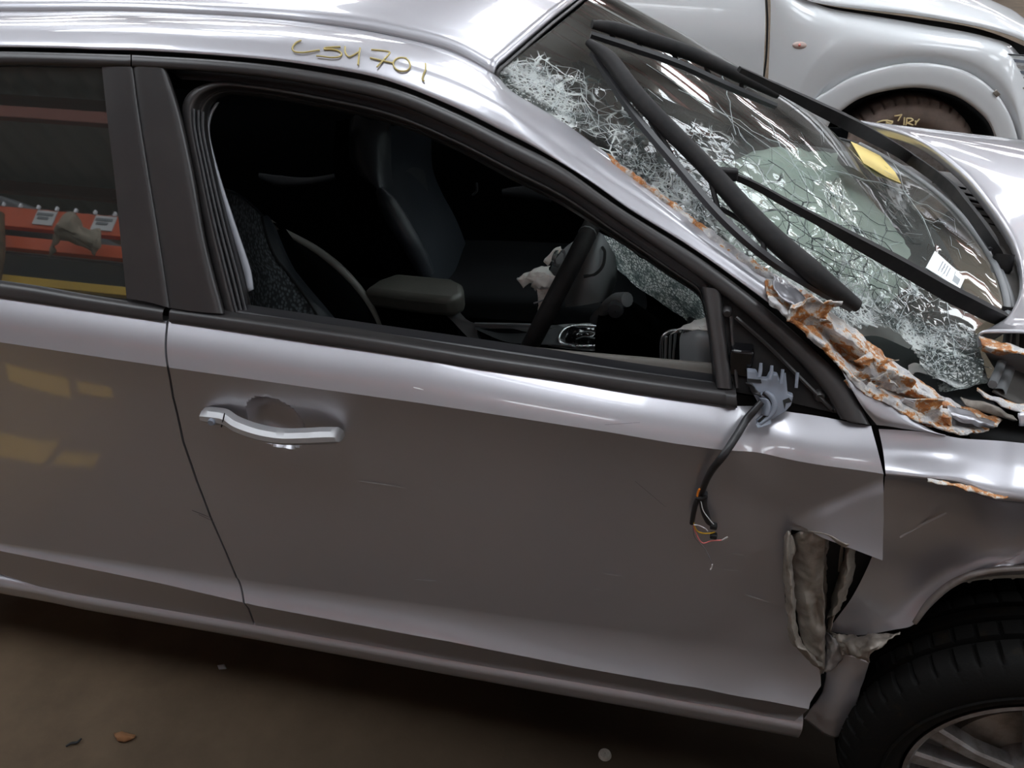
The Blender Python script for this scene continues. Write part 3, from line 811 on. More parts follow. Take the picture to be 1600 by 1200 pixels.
# crushed corner
cl = [[(1292, 984, .05), (1330, 992, .035), (1375, 990, .025), (1404, 984, .02)],
      [(1299, 1000, .035), (1335, 1004, .010), (1368, 1004, .0), (1388, 1000, .0)],
      [(1306, 1013, .030), (1335, 1016, .0), (1352, 1022, -.012), (1364, 1024, -.01)],
      [(1316, 1026, .035), (1336, 1026, .020), (1350, 1030, .008), (1358, 1034, .008)]]
sheet('crushed_corner', [P3(l) for l in cl], M['metalgrey'], fender, n=36, sub=8, amp=.007, fs=40, ridge=.01, thick=.002)
tl = [[(1304, 1018, .035), (1332, 1022, .020), (1358, 1033, .012)],
      [(1291, 1050, .030), (1318, 1056, .014), (1349, 1062, .016)],
      [(1286, 1080, .028), (1308, 1090, .010), (1338, 1100, .016)],
      [(1268, 1106, .030), (1300, 1120, .012), (1330, 1128, .018)],
      [(1256, 1122, .034), (1297, 1150, .020), (1321, 1146, .026)]]
sheet('fender_tail', [P3(l) for l in tl], M['paint'], fender, n=30, sub=8, amp=.002, fs=20, thick=.002)
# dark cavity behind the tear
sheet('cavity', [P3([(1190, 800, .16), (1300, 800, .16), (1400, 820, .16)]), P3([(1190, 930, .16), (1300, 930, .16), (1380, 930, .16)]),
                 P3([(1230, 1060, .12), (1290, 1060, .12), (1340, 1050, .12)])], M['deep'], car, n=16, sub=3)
# crumpled inner metal
def crumple(name, ls, m=None, amp=.004, fs=40, n=40, ridge=.006):
    return sheet(name, [P3(l) for l in ls], m or M['metalgrey'], driver_door, n=n, sub=6, amp=amp, fs=fs, ridge=ridge, thick=.0022, ang=30)
crumple('curled_edge', [[(1226, 838, .010), (1224, 880, .0), (1229, 950, .0), (1236, 1000, .002), (1262, 1026, .004), (1284, 1052, .012)],
                        [(1232, 830, .0), (1232, 880, -.016), (1236, 950, -.014), (1242, 1000, -.012), (1266, 1024, -.008), (1285, 1046, .006)],
                        [(1239, 836, .010), (1238, 880, .004), (1243, 950, .006), (1250, 1000, .006), (1270, 1022, .006), (1285, 1040, .012)]])
crumple('torn_inner_panel', [[(1234, 836, .05), (1240, 900, .045), (1246, 960, .04), (1258, 1010, .03), (1283, 1045, .02)],
                             [(1250, 831, .02), (1254, 890, .03), (1262, 950, .02), (1270, 1000, .025), (1285, 1047, .014)],
                             [(1268, 829, .035), (1270, 890, .02), (1276, 950, .035), (1281, 1000, .02), (1286, 1048, .012)],
                             [(1290, 826, .02), (1286, 890, .035), (1288, 950, .02), (1287, 1000, .03), (1288, 1046, .014)]], amp=.003, fs=30, n=60, ridge=.006)
crumple('torn_inner_panel', [[(1291, 824, .035), (1288, 870, .05), (1288, 930, .06), (1287, 1000, .04)], [(1292, 825, .055), (1292, 870, .07), (1292, 930, .07), (1288, 985, .05)]], n=30)
# hinge and door post behind
box('hinge_block', atY(1306, 845, .085), (.045, .03, .030), M['metalgrey'], driver_door, .005)
box('hinge_block', atY(1304, 872, .088), (.034, .03, .045), M['metalgrey'], driver_door, .005)
sweep('hinge_pin', P3([(1318, 828, .07), (1314, 860, .07), (1312, 890, .07)]), .006, M['metalgrey'], driver_door, 10)
crumple('door_post_strip', [[(1322, 824, .06), (1318, 870, .06), (1306, 915, .06), (1294, 965, .05)],
                            [(1330, 830, .04), (1326, 872, .035), (1316, 915, .03), (1299, 962, .035)],
                            [(1338, 838, .06), (1334, 880, .06), (1326, 920, .05), (1306, 958, .05)]], n=40)
crumple('door_post_strip', [[(1310, 905, .075), (1306, 925, .075), (1298, 960, .06), (1290, 990, .05)], [(1324, 905, .06), (1318, 930, .05), (1308, 955, .045), (1294, 986, .045)]], n=24)
crumple('torn_tongue', [[(1290, 985, .05), (1290, 1020, .03), (1287, 1050, .015)], [(1298, 992, .03), (1303, 1012, .02), (1290, 1048, .012)], [(1308, 1000, .045), (1318, 1022, .03), (1292, 1050, .014)]], M['paint_dirty'], n=24)

# ---- front wheel
WC = V((.708, -.052, .312)); RT = .315
wrot = Matrix.Rotation(R(-4), 3, 'Z')
wheel = empty('wheel', (0, 0, 0), car)
prof = [(.205, .030), (.215, .008), (.235, -.004), (.262, -.008), (.285, .0), (.298, .012)]
# tread with circumferential grooves
tw = .205
tr = [(.302, .018), (.309, .030), (.3105, .052), (.302, .053), (.302, .060), (.3135, .061), (.3148, .088), (.305, .089), (.305, .098), (.315, .099), (.315, .118),
      (.305, .119), (.305, .128), (.3148, .129), (.3135, .154), (.302, .155), (.302, .162), (.3105, .163), (.309, .186), (.302, .198)]
back = [(.285, .212), (.25, .214), (.21, .20)]
full = prof+tr+back
def tread(i, j, r, y):
    if len(prof) <= j < len(prof)+3:
        if i % 8 == 0: r -= .006
    elif len(prof)+5 <= j < len(prof)+7 and (i+2) % 8 == 0: r -= .006
    elif len(prof)+14 <= j and j < len(prof)+len(tr) and (i+4) % 8 == 0: r -= .006
    return r, y
lathe('tyre', full, WC, M['tyre'], wheel, 448, wrot, tread)
lathe('tyre_bead_line', [(.242, -.0065), (.245, -.009), (.248, -.0065)], WC, M['tyre'], wheel, 160, wrot)
lathe('rim', [(.19, .19), (.196, .16), (.18, .12), (.182, .05), (.196, .022), (.207, .014), (.209, .008), (.203, .006), (.197, .012), (.188, .04), (.178, .06), (.176, .14), (.05, .16)], WC, M['rim'], wheel, 120, wrot)
lathe('hub_cap', [(.001, .008), (.024, .009), (.030, .014), (.055, .02), (.060, .05), (.06, .1)], WC, M['rim'], wheel, 48, wrot)
for k in range(5):
    for sgn in (-1, 1):
        a = R(24+72*k+sgn*11)
        rad = V((math.cos(a), 0, math.sin(a))); tan = V((-math.sin(a), 0, math.cos(a)))
        a2 = R(24+72*k); rad0 = V((math.cos(a2), 0, math.sin(a2)))
        i_ = rad0*.05+tan*sgn*.012; o_ = rad*.196
        pts = []
        for (c, wdt, y) in ((i_, .013, .018), (i_.lerp(o_, .5), .012, .010), (o_, .017, .014)):
            pts.append((c, wdt, y))
        vs = []
        for c, wdt, y in pts:
            for s_, yy in ((-1, y+.03), (-1, y+.004), (-.6, y), (.6, y), (1, y+.004), (1, y+.03)):
                q = c+tan*(s_*wdt)+V((0, yy, 0)); q.rotate(wrot); vs.append(q+WC)
        fs = []
        for s_ in range(2):
            for j in range(6): fs.append((s_*6+j, s_*6+(j+1) % 6, s_*6+6+(j+1) % 6, s_*6+6+j))
        fs += [tuple(range(6)), tuple(range(12, 18))]
        mk('spoke', vs, fs, M['rim'], wheel, ang=30)
lathe('brake_disc', [(.03, .06), (.135, .06), (.135, .075), (.03, .075)], WC, M['metalgrey'], wheel, 60, wrot)

# ---- windscreen
NE = P3([(772, 116, .33), (869, 184, .30), (953, 243, .27), (1098, 351, .22), (1241, 451, .17), (1394, 576, .15)])+[V((.505, .19, .950))]
NEs = resample(NE, 41)
def Wd(s, t):
    a = t*40; i = max(0, min(39, int(math.floor(a))))
    n_ = NEs[i].lerp(NEs[i+1], a-i)
    f_ = V((n_.x, 1.78-n_.y, n_.z))
    b = 1-(abs(2*s-1))**2.2
    return n_.lerp(f_, s)+V((lerp(.085, .15, t)*b, 0, lerp(.058, -.005, t)*b+.03*math.sin(math.pi*max(0, min(1, t)))*b))
def Wn(s, t):
    e = .004
    n_ = (Wd(s+e, t)-Wd(s-e, t)).cross(Wd(s, t+e)-Wd(s, t-e)).normalized()
    return n_ if n_.z > 0 else -n_
def onW(px, py, off=0.0, s=.4, t=.5):
    def f(s, t):
        u, v = proj(Wd(s, t)+Wn(s, t)*off); return u-px, v-py
    for _ in range(25):
        a, b = f(s, t); e = .002
        a1, b1 = f(s+e, t); a2, b2 = f(s, t+e)
        j11, j21, j12, j22 = (a1-a)/e, (b1-b)/e, (a2-a)/e, (b2-b)/e
        det = j11*j22-j12*j21
        if abs(det) < 1e-6: break
        ds, dt = -(a*j22-b*j12)/det, -(j11*b-j21*a)/det
        s += max(-.15, min(.15, ds)); t += max(-.15, min(.15, dt))
        s = max(-.2, min(1.2, s)); t = max(-.3, min(1.3, t))
    return s, t
def onWp(px, py, off=0.0):
    s, t = onW(px, py, off); return Wd(s, t)+Wn(s, t)*off
# damaged area in glass coordinates
DMG = [((785, 125), 60, 1.0), ((830, 130), 70, 1.0), ((870, 165), 55, 1.0), ((905, 130), 40, .6), ((920, 190), 45, .7), ((980, 215), 50, .75), ((1000, 255), 55, .85), ((1060, 275), 60, .7),
       ((1060, 300), 60, .85), ((1120, 340), 55, .8), ((1180, 390), 60, .75), ((1240, 430), 70, .75), ((1290, 450), 60, .85), ((1330, 470), 70, .95),
       ((1390, 490), 50, 1.0), ((1440, 530), 50, 1.1), ((1480, 570), 55, 1.15), ((1500, 530), 45, .8), ((1350, 400), 70, .55), ((1250, 340), 80, .45),
       ((1420, 440), 60, .55), ((1120, 240), 70, .45), ((1000, 170), 60, .35), ((1300, 300), 70, .3), ((1400, 330), 60, .25), ((1200, 290), 70, .4)]
DQ = [(onWp(*c), r/900, k) for c, r, k in DMG]
def dmg(p):
    m = 0
    for c, r, k in DQ:
        d = (p-c).length/r
        m = max(m, k*(1-sstep(.25, 1.7, d)))
    return min(1, m)
HOLE = [(1322, 512), (1345, 506), (1372, 512), (1405, 520), (1428, 532), (1440, 552), (1436, 566), (1452, 588), (1470, 600), (1462, 614), (1420, 612), (1380, 600), (1350, 566), (1330, 540)]
def inpoly(x, y, poly):
    c = False; n = len(poly)
    for i in range(n):
        x1, y1 = poly[i]; x2, y2 = poly[i-1]
        if (y1 > y) != (y2 > y) and x < (x2-x1)*(y-y1)/(y2-y1)+x1: c = not c
    return c
HST = [onW(*p) for p in HOLE]
def windscreen():
    ns, nt_ = 150, 150
    vs, fs, dm = [], [], []
    for j in range(nt_+1):
        for i in range(ns+1):
            s, t = i/ns, j/nt_
            p = Wd(s, t); d = dmg(p)
            p = p+Wn(s, t)*(noise.noise(p*13)*.012*d+noise.noise(p*40)*.004*d-.018*max(0, d-.6))
            vs.append(p); dm.append(d)
    for j in range(nt_):
        for i in range(ns):
            s, t = (i+.5)/ns, (j+.5)/nt_
            if inpoly(s, t, HST): continue
            a = j*(ns+1)+i
            fs.append((a, a+1, a+ns+2, a+ns+1))
    me = bpy.data.meshes.new('windscreen'); me.from_pydata([tuple(v-wloc(car)) for v in vs], [], fs)
    if me.polygons[0].normal.z < 0: me.flip_normals()
    at = me.attributes.new('dmg', 'FLOAT', 'POINT'); at.data.foreach_set('value', dm)
    me.materials.append(M['glass']); me.shade_smooth()
    o = bpy.data.objects.new('windscreen', me); COL.objects.link(o); o.parent = car
    return o
wscr = windscreen()
# black edging of the glass at the far side and the foot
sweep('glass_seal', [Wd(1.0, t/20)+V((0, 0, .002)) for t in range(21)], .005, M['rubber'], wscr, 8)
sweep('glass_seal', [Wd(s/20, 1.0)+V((.008, 0, 0)) for s in range(21)], .007, M['dashgrey'], wscr, 8)
# long running cracks
rc = random.Random(3)
def crack(pts, r, m):
    q = [onWp(a, b, .0015) for a, b in pts]
    sweep('crack', q, r, m, wscr, 5, lin=True, k=2)
white_crack = mat('white_crack', (.45, .5, .5), .4)
dark_crack = mat('dark_crack', (.02, .03, .03), .4)
def jit(a, b, n=7, j=5):
    out = []
    for i in range(n+1):
        t = i/n
        out.append((lerp(a[0], b[0], t)+(rc.uniform(-j, j) if 0 < i < n else 0), lerp(a[1], b[1], t)+(rc.uniform(-j, j)*.7 if 0 < i < n else 0)))
    return out
for a, b in (((1372, 205), (1460, 385)), ((1405, 300), (1490, 345)), ((1440, 340), (1478, 350)), ((1477, 455), (1492, 560)), ((1290, 300), (1330, 420)), ((1010, 100), (1330, 320)), ((1060, 140), (1250, 240)), ((1120, 160), (1180, 240)), ((1200, 190), (1260, 290)), ((1130, 110), (1150, 210)), ((1240, 250), (1420, 300))):
    crack(jit(a, b, 8, 4), .0006, white_crack)
for a, b in (((910, 140), (1050, 230)), ((920, 170), (980, 260)), ((1380, 400), (1420, 490)), ((1330, 330), (1440, 380)), ((1200, 250), (1400, 400)), ((1230, 330), (1410, 380)), ((1260, 380), (1420, 420)), ((1180, 350), (1400, 450)), ((1100, 220), (1300, 400)), ((1310, 290), (1340, 440)), ((1260, 290), (1250, 400)), ((1390, 320), (1370, 440))):
    crack(jit(a, b, 9, 7), .0007, dark_crack)
# spider's web of finer cracks, joined
def web(name, n, zone, m, r, seed, ln=(15, 60)):
    rr = random.Random(seed); vs, fs = [], []
    for _ in range(n):
        z = zone[rr.randrange(len(zone))]
        x = z[0]+rr.gauss(0, z[2]); y = z[1]+rr.gauss(0, z[3]); a = rr.uniform(0, math.pi)
        L = rr.uniform(*ln); k = max(2, int(L/10)); pts = []
        for i in range(k+1):
            pts.append((x, y)); a += rr.gauss(0, .45); x += math.cos(a)*L/k; y += math.sin(a)*L/k*.8
        q = []
        ok = True
        for a_, b_ in pts:
            s, t = onW(a_, b_)
            if not (0.01 < s < .99 and .01 < t < .99) or inpoly(s, t, HST): ok = False; break
            q.append(Wd(s, t)+Wn(s, t)*.003)
        if not ok: continue
        b0 = len(vs)
        for i, p in enumerate(q):
            tg = (q[min(i+1, len(q)-1)]-q[max(0, i-1)]).normalized()
            sd = tg.cross(V((.45, 0, .89))).normalized()*r*rr.uniform(.6, 1.2)
            vs += [p-sd, p+V((.0003, 0, .0008)), p+sd]
        for i in range(len(q)-1):
            for j in range(2): fs.append((b0+3*i+j, b0+3*i+j+1, b0+3*i+j+4, b0+3*i+j+3))
    o = mk(name, vs, fs, m, wscr); o['kind'] = 'stuff'
    return o
def net(name, m, wdt, seed, pick, step=13, x0=770, x1=1545, y0=90, y1=620):
    rr = random.Random(seed); vs, fs = [], []
    nx, ny = int((x1-x0)/step), int((y1-y0)/step)
    N2 = {}
    for j in range(ny):
        for i in range(nx):
            x = x0+i*step+rr.uniform(-.55, .55)*step; y = y0+j*step+rr.uniform(-.55, .55)*step
            s, t = onW(x, y)
            if .004 < s < .99 and .01 < t < .99 and not inpoly(s, t, HST) and abs(proj(Wd(s, t))[0]-x) < 1:
                p = Wd(s, t)+Wn(s, t)*.003
                N2[i, j] = (p, dmg(p))
    for (i, j), (p, d) in N2.items():
        for a, b in ((1, 0), (0, 1), (1, 1), (1, -1)):
            if (i+a, j+b) not in N2: continue
            q, d2 = N2[i+a, j+b]
            pr = pick(min(d, d2), p)*(1 if a*b == 0 else .35)
            if rr.random() > pr: continue
            mid_ = p.lerp(q, .5)+V((rr.uniform(-1, 1), rr.uniform(-1, 1), rr.uniform(-.5, .5)))*.0022
            ch = [p, mid_, q]; b0 = len(vs); wd = wdt*rr.uniform(.5, 1.4)
            for k in range(3):
                tg = (ch[min(k+1, 2)]-ch[max(0, k-1)]).normalized()
                sd = tg.cross(V((.45, 0, .89))).normalized()*wd
                vs += [ch[k]-sd, ch[k]+V((.0002, 0, .0005)), ch[k]+sd]
            for k in range(2):
                for c in range(2): fs.append((b0+3*k+c, b0+3*k+c+1, b0+3*k+c+4, b0+3*k+c+3))
    o = mk(name, vs, fs, m, wscr); o['kind'] = 'stuff'
    return o
def side_(p): return noise.noise(p*7)
net('crack_net', white_crack, .00035, 21, lambda d, p: (.75 if d > .35 else .35 if d > .15 else .02) if side_(p) > -.1 else .12)
net('crack_net', dark_crack, .00040, 22, lambda d, p: (.6 if d > .3 else .4 if d > .12 else .04) if side_(p) <= .08 else .10, step=16)
net('crack_net', white_crack, .00028, 23, lambda d, p: .55 if d > .68 else 0, step=8)
# torn hanging flap of laminated glass at the foot
def flap():
    ls = [[onWp(1440, 545), onWp(1490, 545), onWp(1535, 560)],
          [atY(1452, 575, .22), atY(1490, 572, .23), atY(1536, 585, .2)],
          [atY(1462, 590, .22), atY(1490, 600, .20), atY(1528, 598, .18)],
          [atY(1468, 612, .20), atY(1482, 613, .18), atY(1500, 608, .18)]]
    o = sheet('glass_flap', ls, M['glass'], wscr, n=40, sub=8, amp=.004, fs=30)
    at = o.data.attributes.new('dmg', 'FLOAT', 'POINT'); at.data.foreach_set('value', [.95]*len(o.data.vertices))
flap()
# crazed sheet of the screen sagging inwards over the dashboard (seen through the side window)
def sag():
    ls = [[atY(935, 362, .50), atY(1000, 400, .42), atY(1062, 440, .32), atY(1110, 478, .26)],
          [atY(950, 385, .52), atY(1000, 425, .44), atY(1060, 462, .36), atY(1110, 496, .30)],
          [atY(945, 400, .56), atY(985, 440, .50), atY(1040, 478, .44), atY(1078, 504, .40)]]
    m = mat('crazed_glass_sheet', (.74, .77, .76), .5)
    nt = m.node_tree; L = nt.links.new; b = nt.nodes['Principled BSDF']
    tc = nt.nodes.new('ShaderNodeTexCoord')
    v = nt.nodes.new('ShaderNodeTexVoronoi'); v.feature = 'DISTANCE_TO_EDGE'; v.inputs['Scale'].default_value = 120; L(tc.outputs['Object'], v.inputs['Vector'])
    n1 = nt.nodes.new('ShaderNodeTexNoise'); n1.inputs['Scale'].default_value = 28; n1.inputs['Detail'].default_value = 8; L(tc.outputs['Object'], n1.inputs['Vector'])
    a = nt.nodes.new('ShaderNodeMapRange'); a.inputs[1].default_value = .02; a.inputs[2].default_value = .22; L(v.outputs['Distance'], a.inputs[0])
    c = nt.nodes.new('ShaderNodeMapRange'); c.inputs[1].default_value = .36; c.inputs[2].default_value = .50; L(n1.outputs['Fac'], c.inputs[0])
    mu = nt.nodes.new('ShaderNodeMath'); mu.operation = 'MULTIPLY'; L(a.outputs[0], mu.inputs[0]); L(c.outputs[0], mu.inputs[1])
    mx = nt.nodes.new('ShaderNodeMix'); mx.data_type = 'RGBA'; mx.inputs['A'].default_value = (.12, .15, .15, 1); mx.inputs['B'].default_value = (.95, .96, .95, 1)
    L(mu.outputs[0], mx.inputs['Factor']); L(mx.outputs['Result'], b.inputs['Base Color'])
    bp = nt.nodes.new('ShaderNodeBump'); bp.inputs['Distance'].default_value = .004; L(v.outputs['Distance'], bp.inputs['Height']); L(bp.outputs['Normal'], b.inputs['Normal'])
    tn = nt.nodes.new('ShaderNodeBsdfTranslucent'); L(mx.outputs['Result'], tn.inputs[0])
    ms = nt.nodes.new('ShaderNodeMixShader'); ms.inputs[0].default_value = .85
    L(b.outputs[0], ms.inputs[1]); L(tn.outputs[0], ms.inputs[2]); L(ms.outputs[0], nt.nodes['Material Output'].inputs[0])
    sheet('sagging_glass', ls, m, wscr, n=60, sub=8, amp=.003, fs=25)
sag()
# service label and a flat yellow patch on the glass
def onglass_card(name, quad, off, m, parent):
    q = [onWp(a, b, off) for a, b in quad]
    return slab(name, q, .0012, m, parent, dirv=(-.45, 0, -.89))
lab = onglass_card('service_label', [(1461, 392), (1508, 434), (1500, 451), (1447, 418)], .0025, M['paper'], wscr)
for y in range(4):
    a = .22+.13*y
    def lq(u, v):
        A, B, C, D = (1461, 392), (1508, 434), (1500, 451), (1447, 418)
        return (lerp(lerp(A[0], B[0], u), lerp(D[0], C[0], u), v), lerp(lerp(A[1], B[1], u), lerp(D[1], C[1], u), v))
    onglass_card('print_line', [lq(.30+.08*y, .15), lq(.32+.08*y, .15), lq(.32+.08*y, .8), lq(.30+.08*y, .8)], .0036, M['ink'], wscr)
for y in range(6):
    onglass_card('print_bar', [lq(.74+.03*y, .35), lq(.755+.03*y, .35), lq(.755+.03*y, .8), lq(.74+.03*y, .8)], .0036, M['ink'], wscr)
onglass_card('yellow_patch', [(1329, 220), (1375, 243), (1398, 268), (1408, 286), (1385, 276), (1350, 255)], .002, M['yellow'], wscr)

# ---- rust along the pillar and the crumpled pillar foot
def Ps(l): return [atY(*p) for p in l]
def Pr(l): return [atY(a, b, c-.022) for a, b, c in l]
sheet('rusted_edge', [Pr([(948, 240, .275), (1000, 278, .257), (1060, 322, .236), (1100, 353, .222), (1150, 388, .203), (1208, 428, .185)]),
                      Pr([(954, 252, .268), (1003, 288, .248), (1060, 332, .228), (1098, 362, .210), (1146, 398, .190), (1205, 440, .170)]),
                      Pr([(958, 260, .262), (1000, 302, .244), (1046, 342, .228), (1086, 378, .208), (1138, 412, .184), (1204, 455, .160)])], M['rust'], car, n=110, sub=6, amp=.004, fs=60, thick=.002)
# crushed lower pillar: a folded panel with three ridges
pf = [[(1200, 424, .185), (1252, 452, .172), (1290, 484, .165), (1340, 520, .155), (1400, 568, .15), (1450, 606, .15), (1510, 635, .15), (1562, 657, .15)],
      [(1196, 436, .15), (1248, 462, .13), (1284, 492, .12), (1330, 534, .11), (1392, 584, .11), (1446, 618, .11), (1505, 648, .11), (1556, 664, .11)],
      [(1200, 452, .125), (1240, 482, .12), (1275, 512, .13), (1318, 552, .14), (1372, 600, .13), (1436, 628, .13), (1500, 655, .12), (1545, 668, .11)],
      [(1202, 464, .09), (1240, 498, .08), (1276, 528, .075), (1312, 566, .08), (1352, 600, .07), (1420, 636, .07), (1480, 664, .08), (1535, 673, .09)],
      [(1203, 474, .085), (1242, 508, .075), (1284, 546, .07), (1316, 578, .065), (1338, 606, .06), (1400, 640, .055), (1452, 664, .05), (1500, 679, .06)]]
sheet('crushed_pillar', [Ps(l) for l in pf], M['rust'], car, n=150, sub=9, amp=.0045, fs=38, ridge=.008, thick=.003, ang=25)
# grey patches of paint that survived on it
sheet('paint_patch', [Ps([(1206, 430, .150), (1230, 442, .135), (1262, 470, .125)]), Ps([(1206, 448, .115), (1232, 462, .105), (1258, 486, .105)]), Ps([(1216, 462, .09), (1238, 478, .085), (1254, 492, .09)])], M['paint'], car, n=24, sub=6, amp=.004, fs=40, thick=.002)
sheet('paint_patch', [Ps([(1478, 632, .12), (1520, 648, .115), (1556, 660, .12)]), Ps([(1484, 645, .085), (1520, 656, .08), (1550, 664, .09)]), Ps([(1490, 655, .08), (1516, 664, .075), (1545, 668, .09)])], M['paint'], car, n=24, sub=6, amp=.006, fs=30, thick=.002)
# long thin folded lip standing along the glass
sheet('pillar_lip', [Ps([(1255, 452, .165), (1310, 497, .150), (1350, 534, .145), (1400, 580, .14), (1440, 610, .135), (1490, 632, .13)]),
                     Ps([(1252, 460, .14), (1306, 508, .13), (1346, 545, .125), (1395, 590, .12), (1436, 620, .115), (1484, 642, .11)]),
                     Ps([(1260, 464, .15), (1316, 514, .14), (1352, 548, .135), (1404, 594, .13), (1446, 624, .125), (1490, 646, .12)])], mat('weathered_paint', (.46, .43, .40), .5, .2, nz=(26, (.34, .16, .06), .52, .68), bump=.4), car, n=70, sub=4, amp=.003, fs=50, thick=.002)
for i, (a, r_) in enumerate((((1272, 488), .016), ((1358, 575), .018), ((1440, 640), .018), ((1395, 598), .014), ((1345, 600), .012), ((1460, 650), .014))):
    c = atY(a[0], a[1], .075)
    rr = random.Random(40+i)
    ls = []
    for u in range(4):
        ls.append([c+V((rr.uniform(-1, 1)*r_*1.3+(u-1.5)*r_*.8, rr.uniform(-.6, .4)*r_, (1-v)*r_*1.1+rr.uniform(-.5, .5)*r_)) for v in range(3)])
    sheet('torn_shard', ls, M['rust'], car, n=14, sub=4, amp=.006, fs=70, thick=.002)
# smooth grey panel under the crushed foot
sheet('cowl_side', [Ps([(1314, 577, .065), (1340, 606, .06), (1400, 640, .055), (1456, 672, .05), (1480, 681, .05)]), Ps([(1345, 632, .05), (1372, 650, .045), (1410, 660, .045), (1450, 673, .045), (1478, 680, .045)]),
                    Ps([(1370, 664, .045), (1388, 666, .045), (1412, 670, .045), (1446, 675, .045), (1476, 682, .045)])], M['paint'], car, n=40, sub=6)

# ---- bonnet
HR = Ps([(1345, 190, 1.55), (1432, 217, 1.40), (1500, 268, 1.20), (1548, 325, 1.0), (1580, 375, .83), (1594, 420, .68), (1594, 460, .54), (1576, 495, .40), (1552, 512, .32), (1530, 523, .25)])
def hrow(dx, dz, ky=0):
    return [p+V((dx, 0, lerp(dz, -.058*dx, sstep(1.2, 1.5, p.y)))) for p in HR]
hood = sheet('bonnet', [[p+V((.006, 0, -.022)) for p in HR], HR, hrow(.02, .007), hrow(.12, .014), hrow(.35, .012), hrow(.75, -.02), hrow(1.1, -.07)], M['paint'], car, n=70, sub=5, thick=.004, ang=35)
# bent rusty corner of the bonnet
sheet('bonnet_edge', [Ps([(1529, 524, .25), (1560, 534, .24), (1600, 545, .23), (1650, 556, .22)]), Ps([(1534, 538, .225), (1560, 546, .21), (1600, 552, .205), (1650, 560, .20)]),
                      Ps([(1536, 548, .235), (1565, 552, .225), (1600, 552, .215), (1650, 566, .21)])], M['rust'], hood, n=40, sub=5, amp=.004, fs=40, thick=.002)
sheet('bonnet_underside', [Ps([(1536, 546, .26), (1570, 552, .25), (1650, 560, .24)]), Ps([(1556, 580, .30), (1600, 592, .30), (1650, 600, .30)])], M['paint_dirty'], hood, n=20, sub=4)

# ---- cowl panel between glass and bonnet
cw0 = [Wd(s, 1.0)+V((.012, 0, -.012)) for s in (0, .1, .25, .4, .5, .6, .75, .9, 1)]
cw1 = [p+V((.07+.06*(1-abs(2*s-1)), 0, -.03)) for p, s in zip(cw0, (0, .1, .25, .4, .5, .6, .75, .9, 1))]
cw2 = [p+V((.20+.05*(1-abs(2*s-1)), 0, -.05)) for p, s in zip(cw0, (0, .1, .25, .4, .5, .6, .75, .9, 1))]
cw3 = [p+V((.40, 0, -.06)) for p in cw0]
cowlm = mat('grey_black_cowl', (.075, .070, .064), .6, nz=(18, (.05, .045, .04), .4, .7))
cowl = sheet('cowl_panel', [cw0, cw1, cw2, cw3], cowlm, car, n=60, sub=5, thick=.004)
sheet('cowl_lip', [[p+V((-.003, 0, .004)) for p in cw0], [p+V((.012, 0, .006)) for p in cw0], [p+V((.02, 0, -.004)) for p in cw0]], M['dashgrey'], cowl, n=60, sub=3)
for k in range(10):
    s = .45+.045*k
    a = Wd(s, 1)+V((.10, 0, -.035)); b = Wd(s, 1)+V((.19, 0, -.048))
    sweep('cowl_rib', [a, b], .003, M['black'], cowl, 6)
# torn pieces in the gap at the bonnet corner
sheet('torn_strip', [Ps([(1530, 607, .15), (1560, 622, .15), (1590, 632, .15), (1640, 640, .15)]), Ps([(1530, 612, .13), (1560, 630, .13), (1590, 645, .13), (1640, 660, .13)])], M['rust'], car, n=30, sub=4, amp=.006, fs=30, thick=.002)
sheet('torn_strip', [Ps([(1500, 623, .16), (1540, 630, .16), (1580, 650, .16)]), Ps([(1510, 634, .15), (1545, 645, .15), (1590, 660, .15)])], M['metalgrey'], car, n=30, sub=4, amp=.004, fs=30, thick=.002)
sheet('torn_strip', [Ps([(1590, 645, .12), (1620, 640, .12), (1660, 650, .12)]), Ps([(1592, 665, .11), (1620, 670, .11), (1660, 680, .11)])], M['paint'], car, n=20, sub=4, amp=.004, fs=30, thick=.002)
sheet('engine_bay', [Ps([(1440, 560, .32), (1540, 590, .36), (1680, 600, .4)]), Ps([(1420, 640, .22), (1520, 670, .20), (1680, 690, .2)]), Ps([(1400, 690, .12), (1500, 700, .10), (1680, 720, .1)])], M['deep'], car, n=20, sub=3)

# ---- wipers
def wiper(arm, armr, blade, rubber, pivot, bw, bp_=(.6, 1, 1.05, 1.05, 1, .6)):
    a = sweep('wiper_arm', arm, armr, M['black'], car, 4, fx=1.15, fy=1.0, up=(.45, 0, .89))
    b = sweep('wiper_blade', blade, [bw*k_ for k_ in bp_], M['black'], a, 10, fx=1, fy=.75, up=(.45, -.3, .89))
    sweep('wiper_rubber', rubber, [.006, .007, .007, .007, .006], M['rubber'], a, 6, fx=1, fy=1.2, up=(.45, -.3, .89))
    n = len(rubber)
    q = dense(rubber, 8); qb = dense(blade, 8)
    for k in range(1, 6):
        i = int(k/6*(len(q)-1)); j = int(k/6*(len(qb)-1))
        sweep('blade_clip', [qb[j], q[i]], .004, M['black'], a, 6)
    return a
def WP(pts): return [onWp(*p) for p in pts]
a1 = P3([(1566, 412, .74), (1545, 370, .76)])+WP([(1508, 320, .045), (1478, 288, .05), (1410, 240, .06), (1340, 200, .07), (1270, 165, .075), (1200, 130, .08), (1155, 108, .085)])
b1 = WP([(925, 38, .045), (960, 45, .05), (1015, 62, .055), (1080, 84, .06), (1150, 116, .06), (1214, 148, .055)])
r1 = WP([(923, 54, .03), (985, 74, .035), (1060, 100, .04), (1140, 136, .04), (1211, 166, .038)])
w1 = wiper(a1, [.011, .013, .013, .017, .018, .017, .014, .008, .006], b1, r1, None, .015)
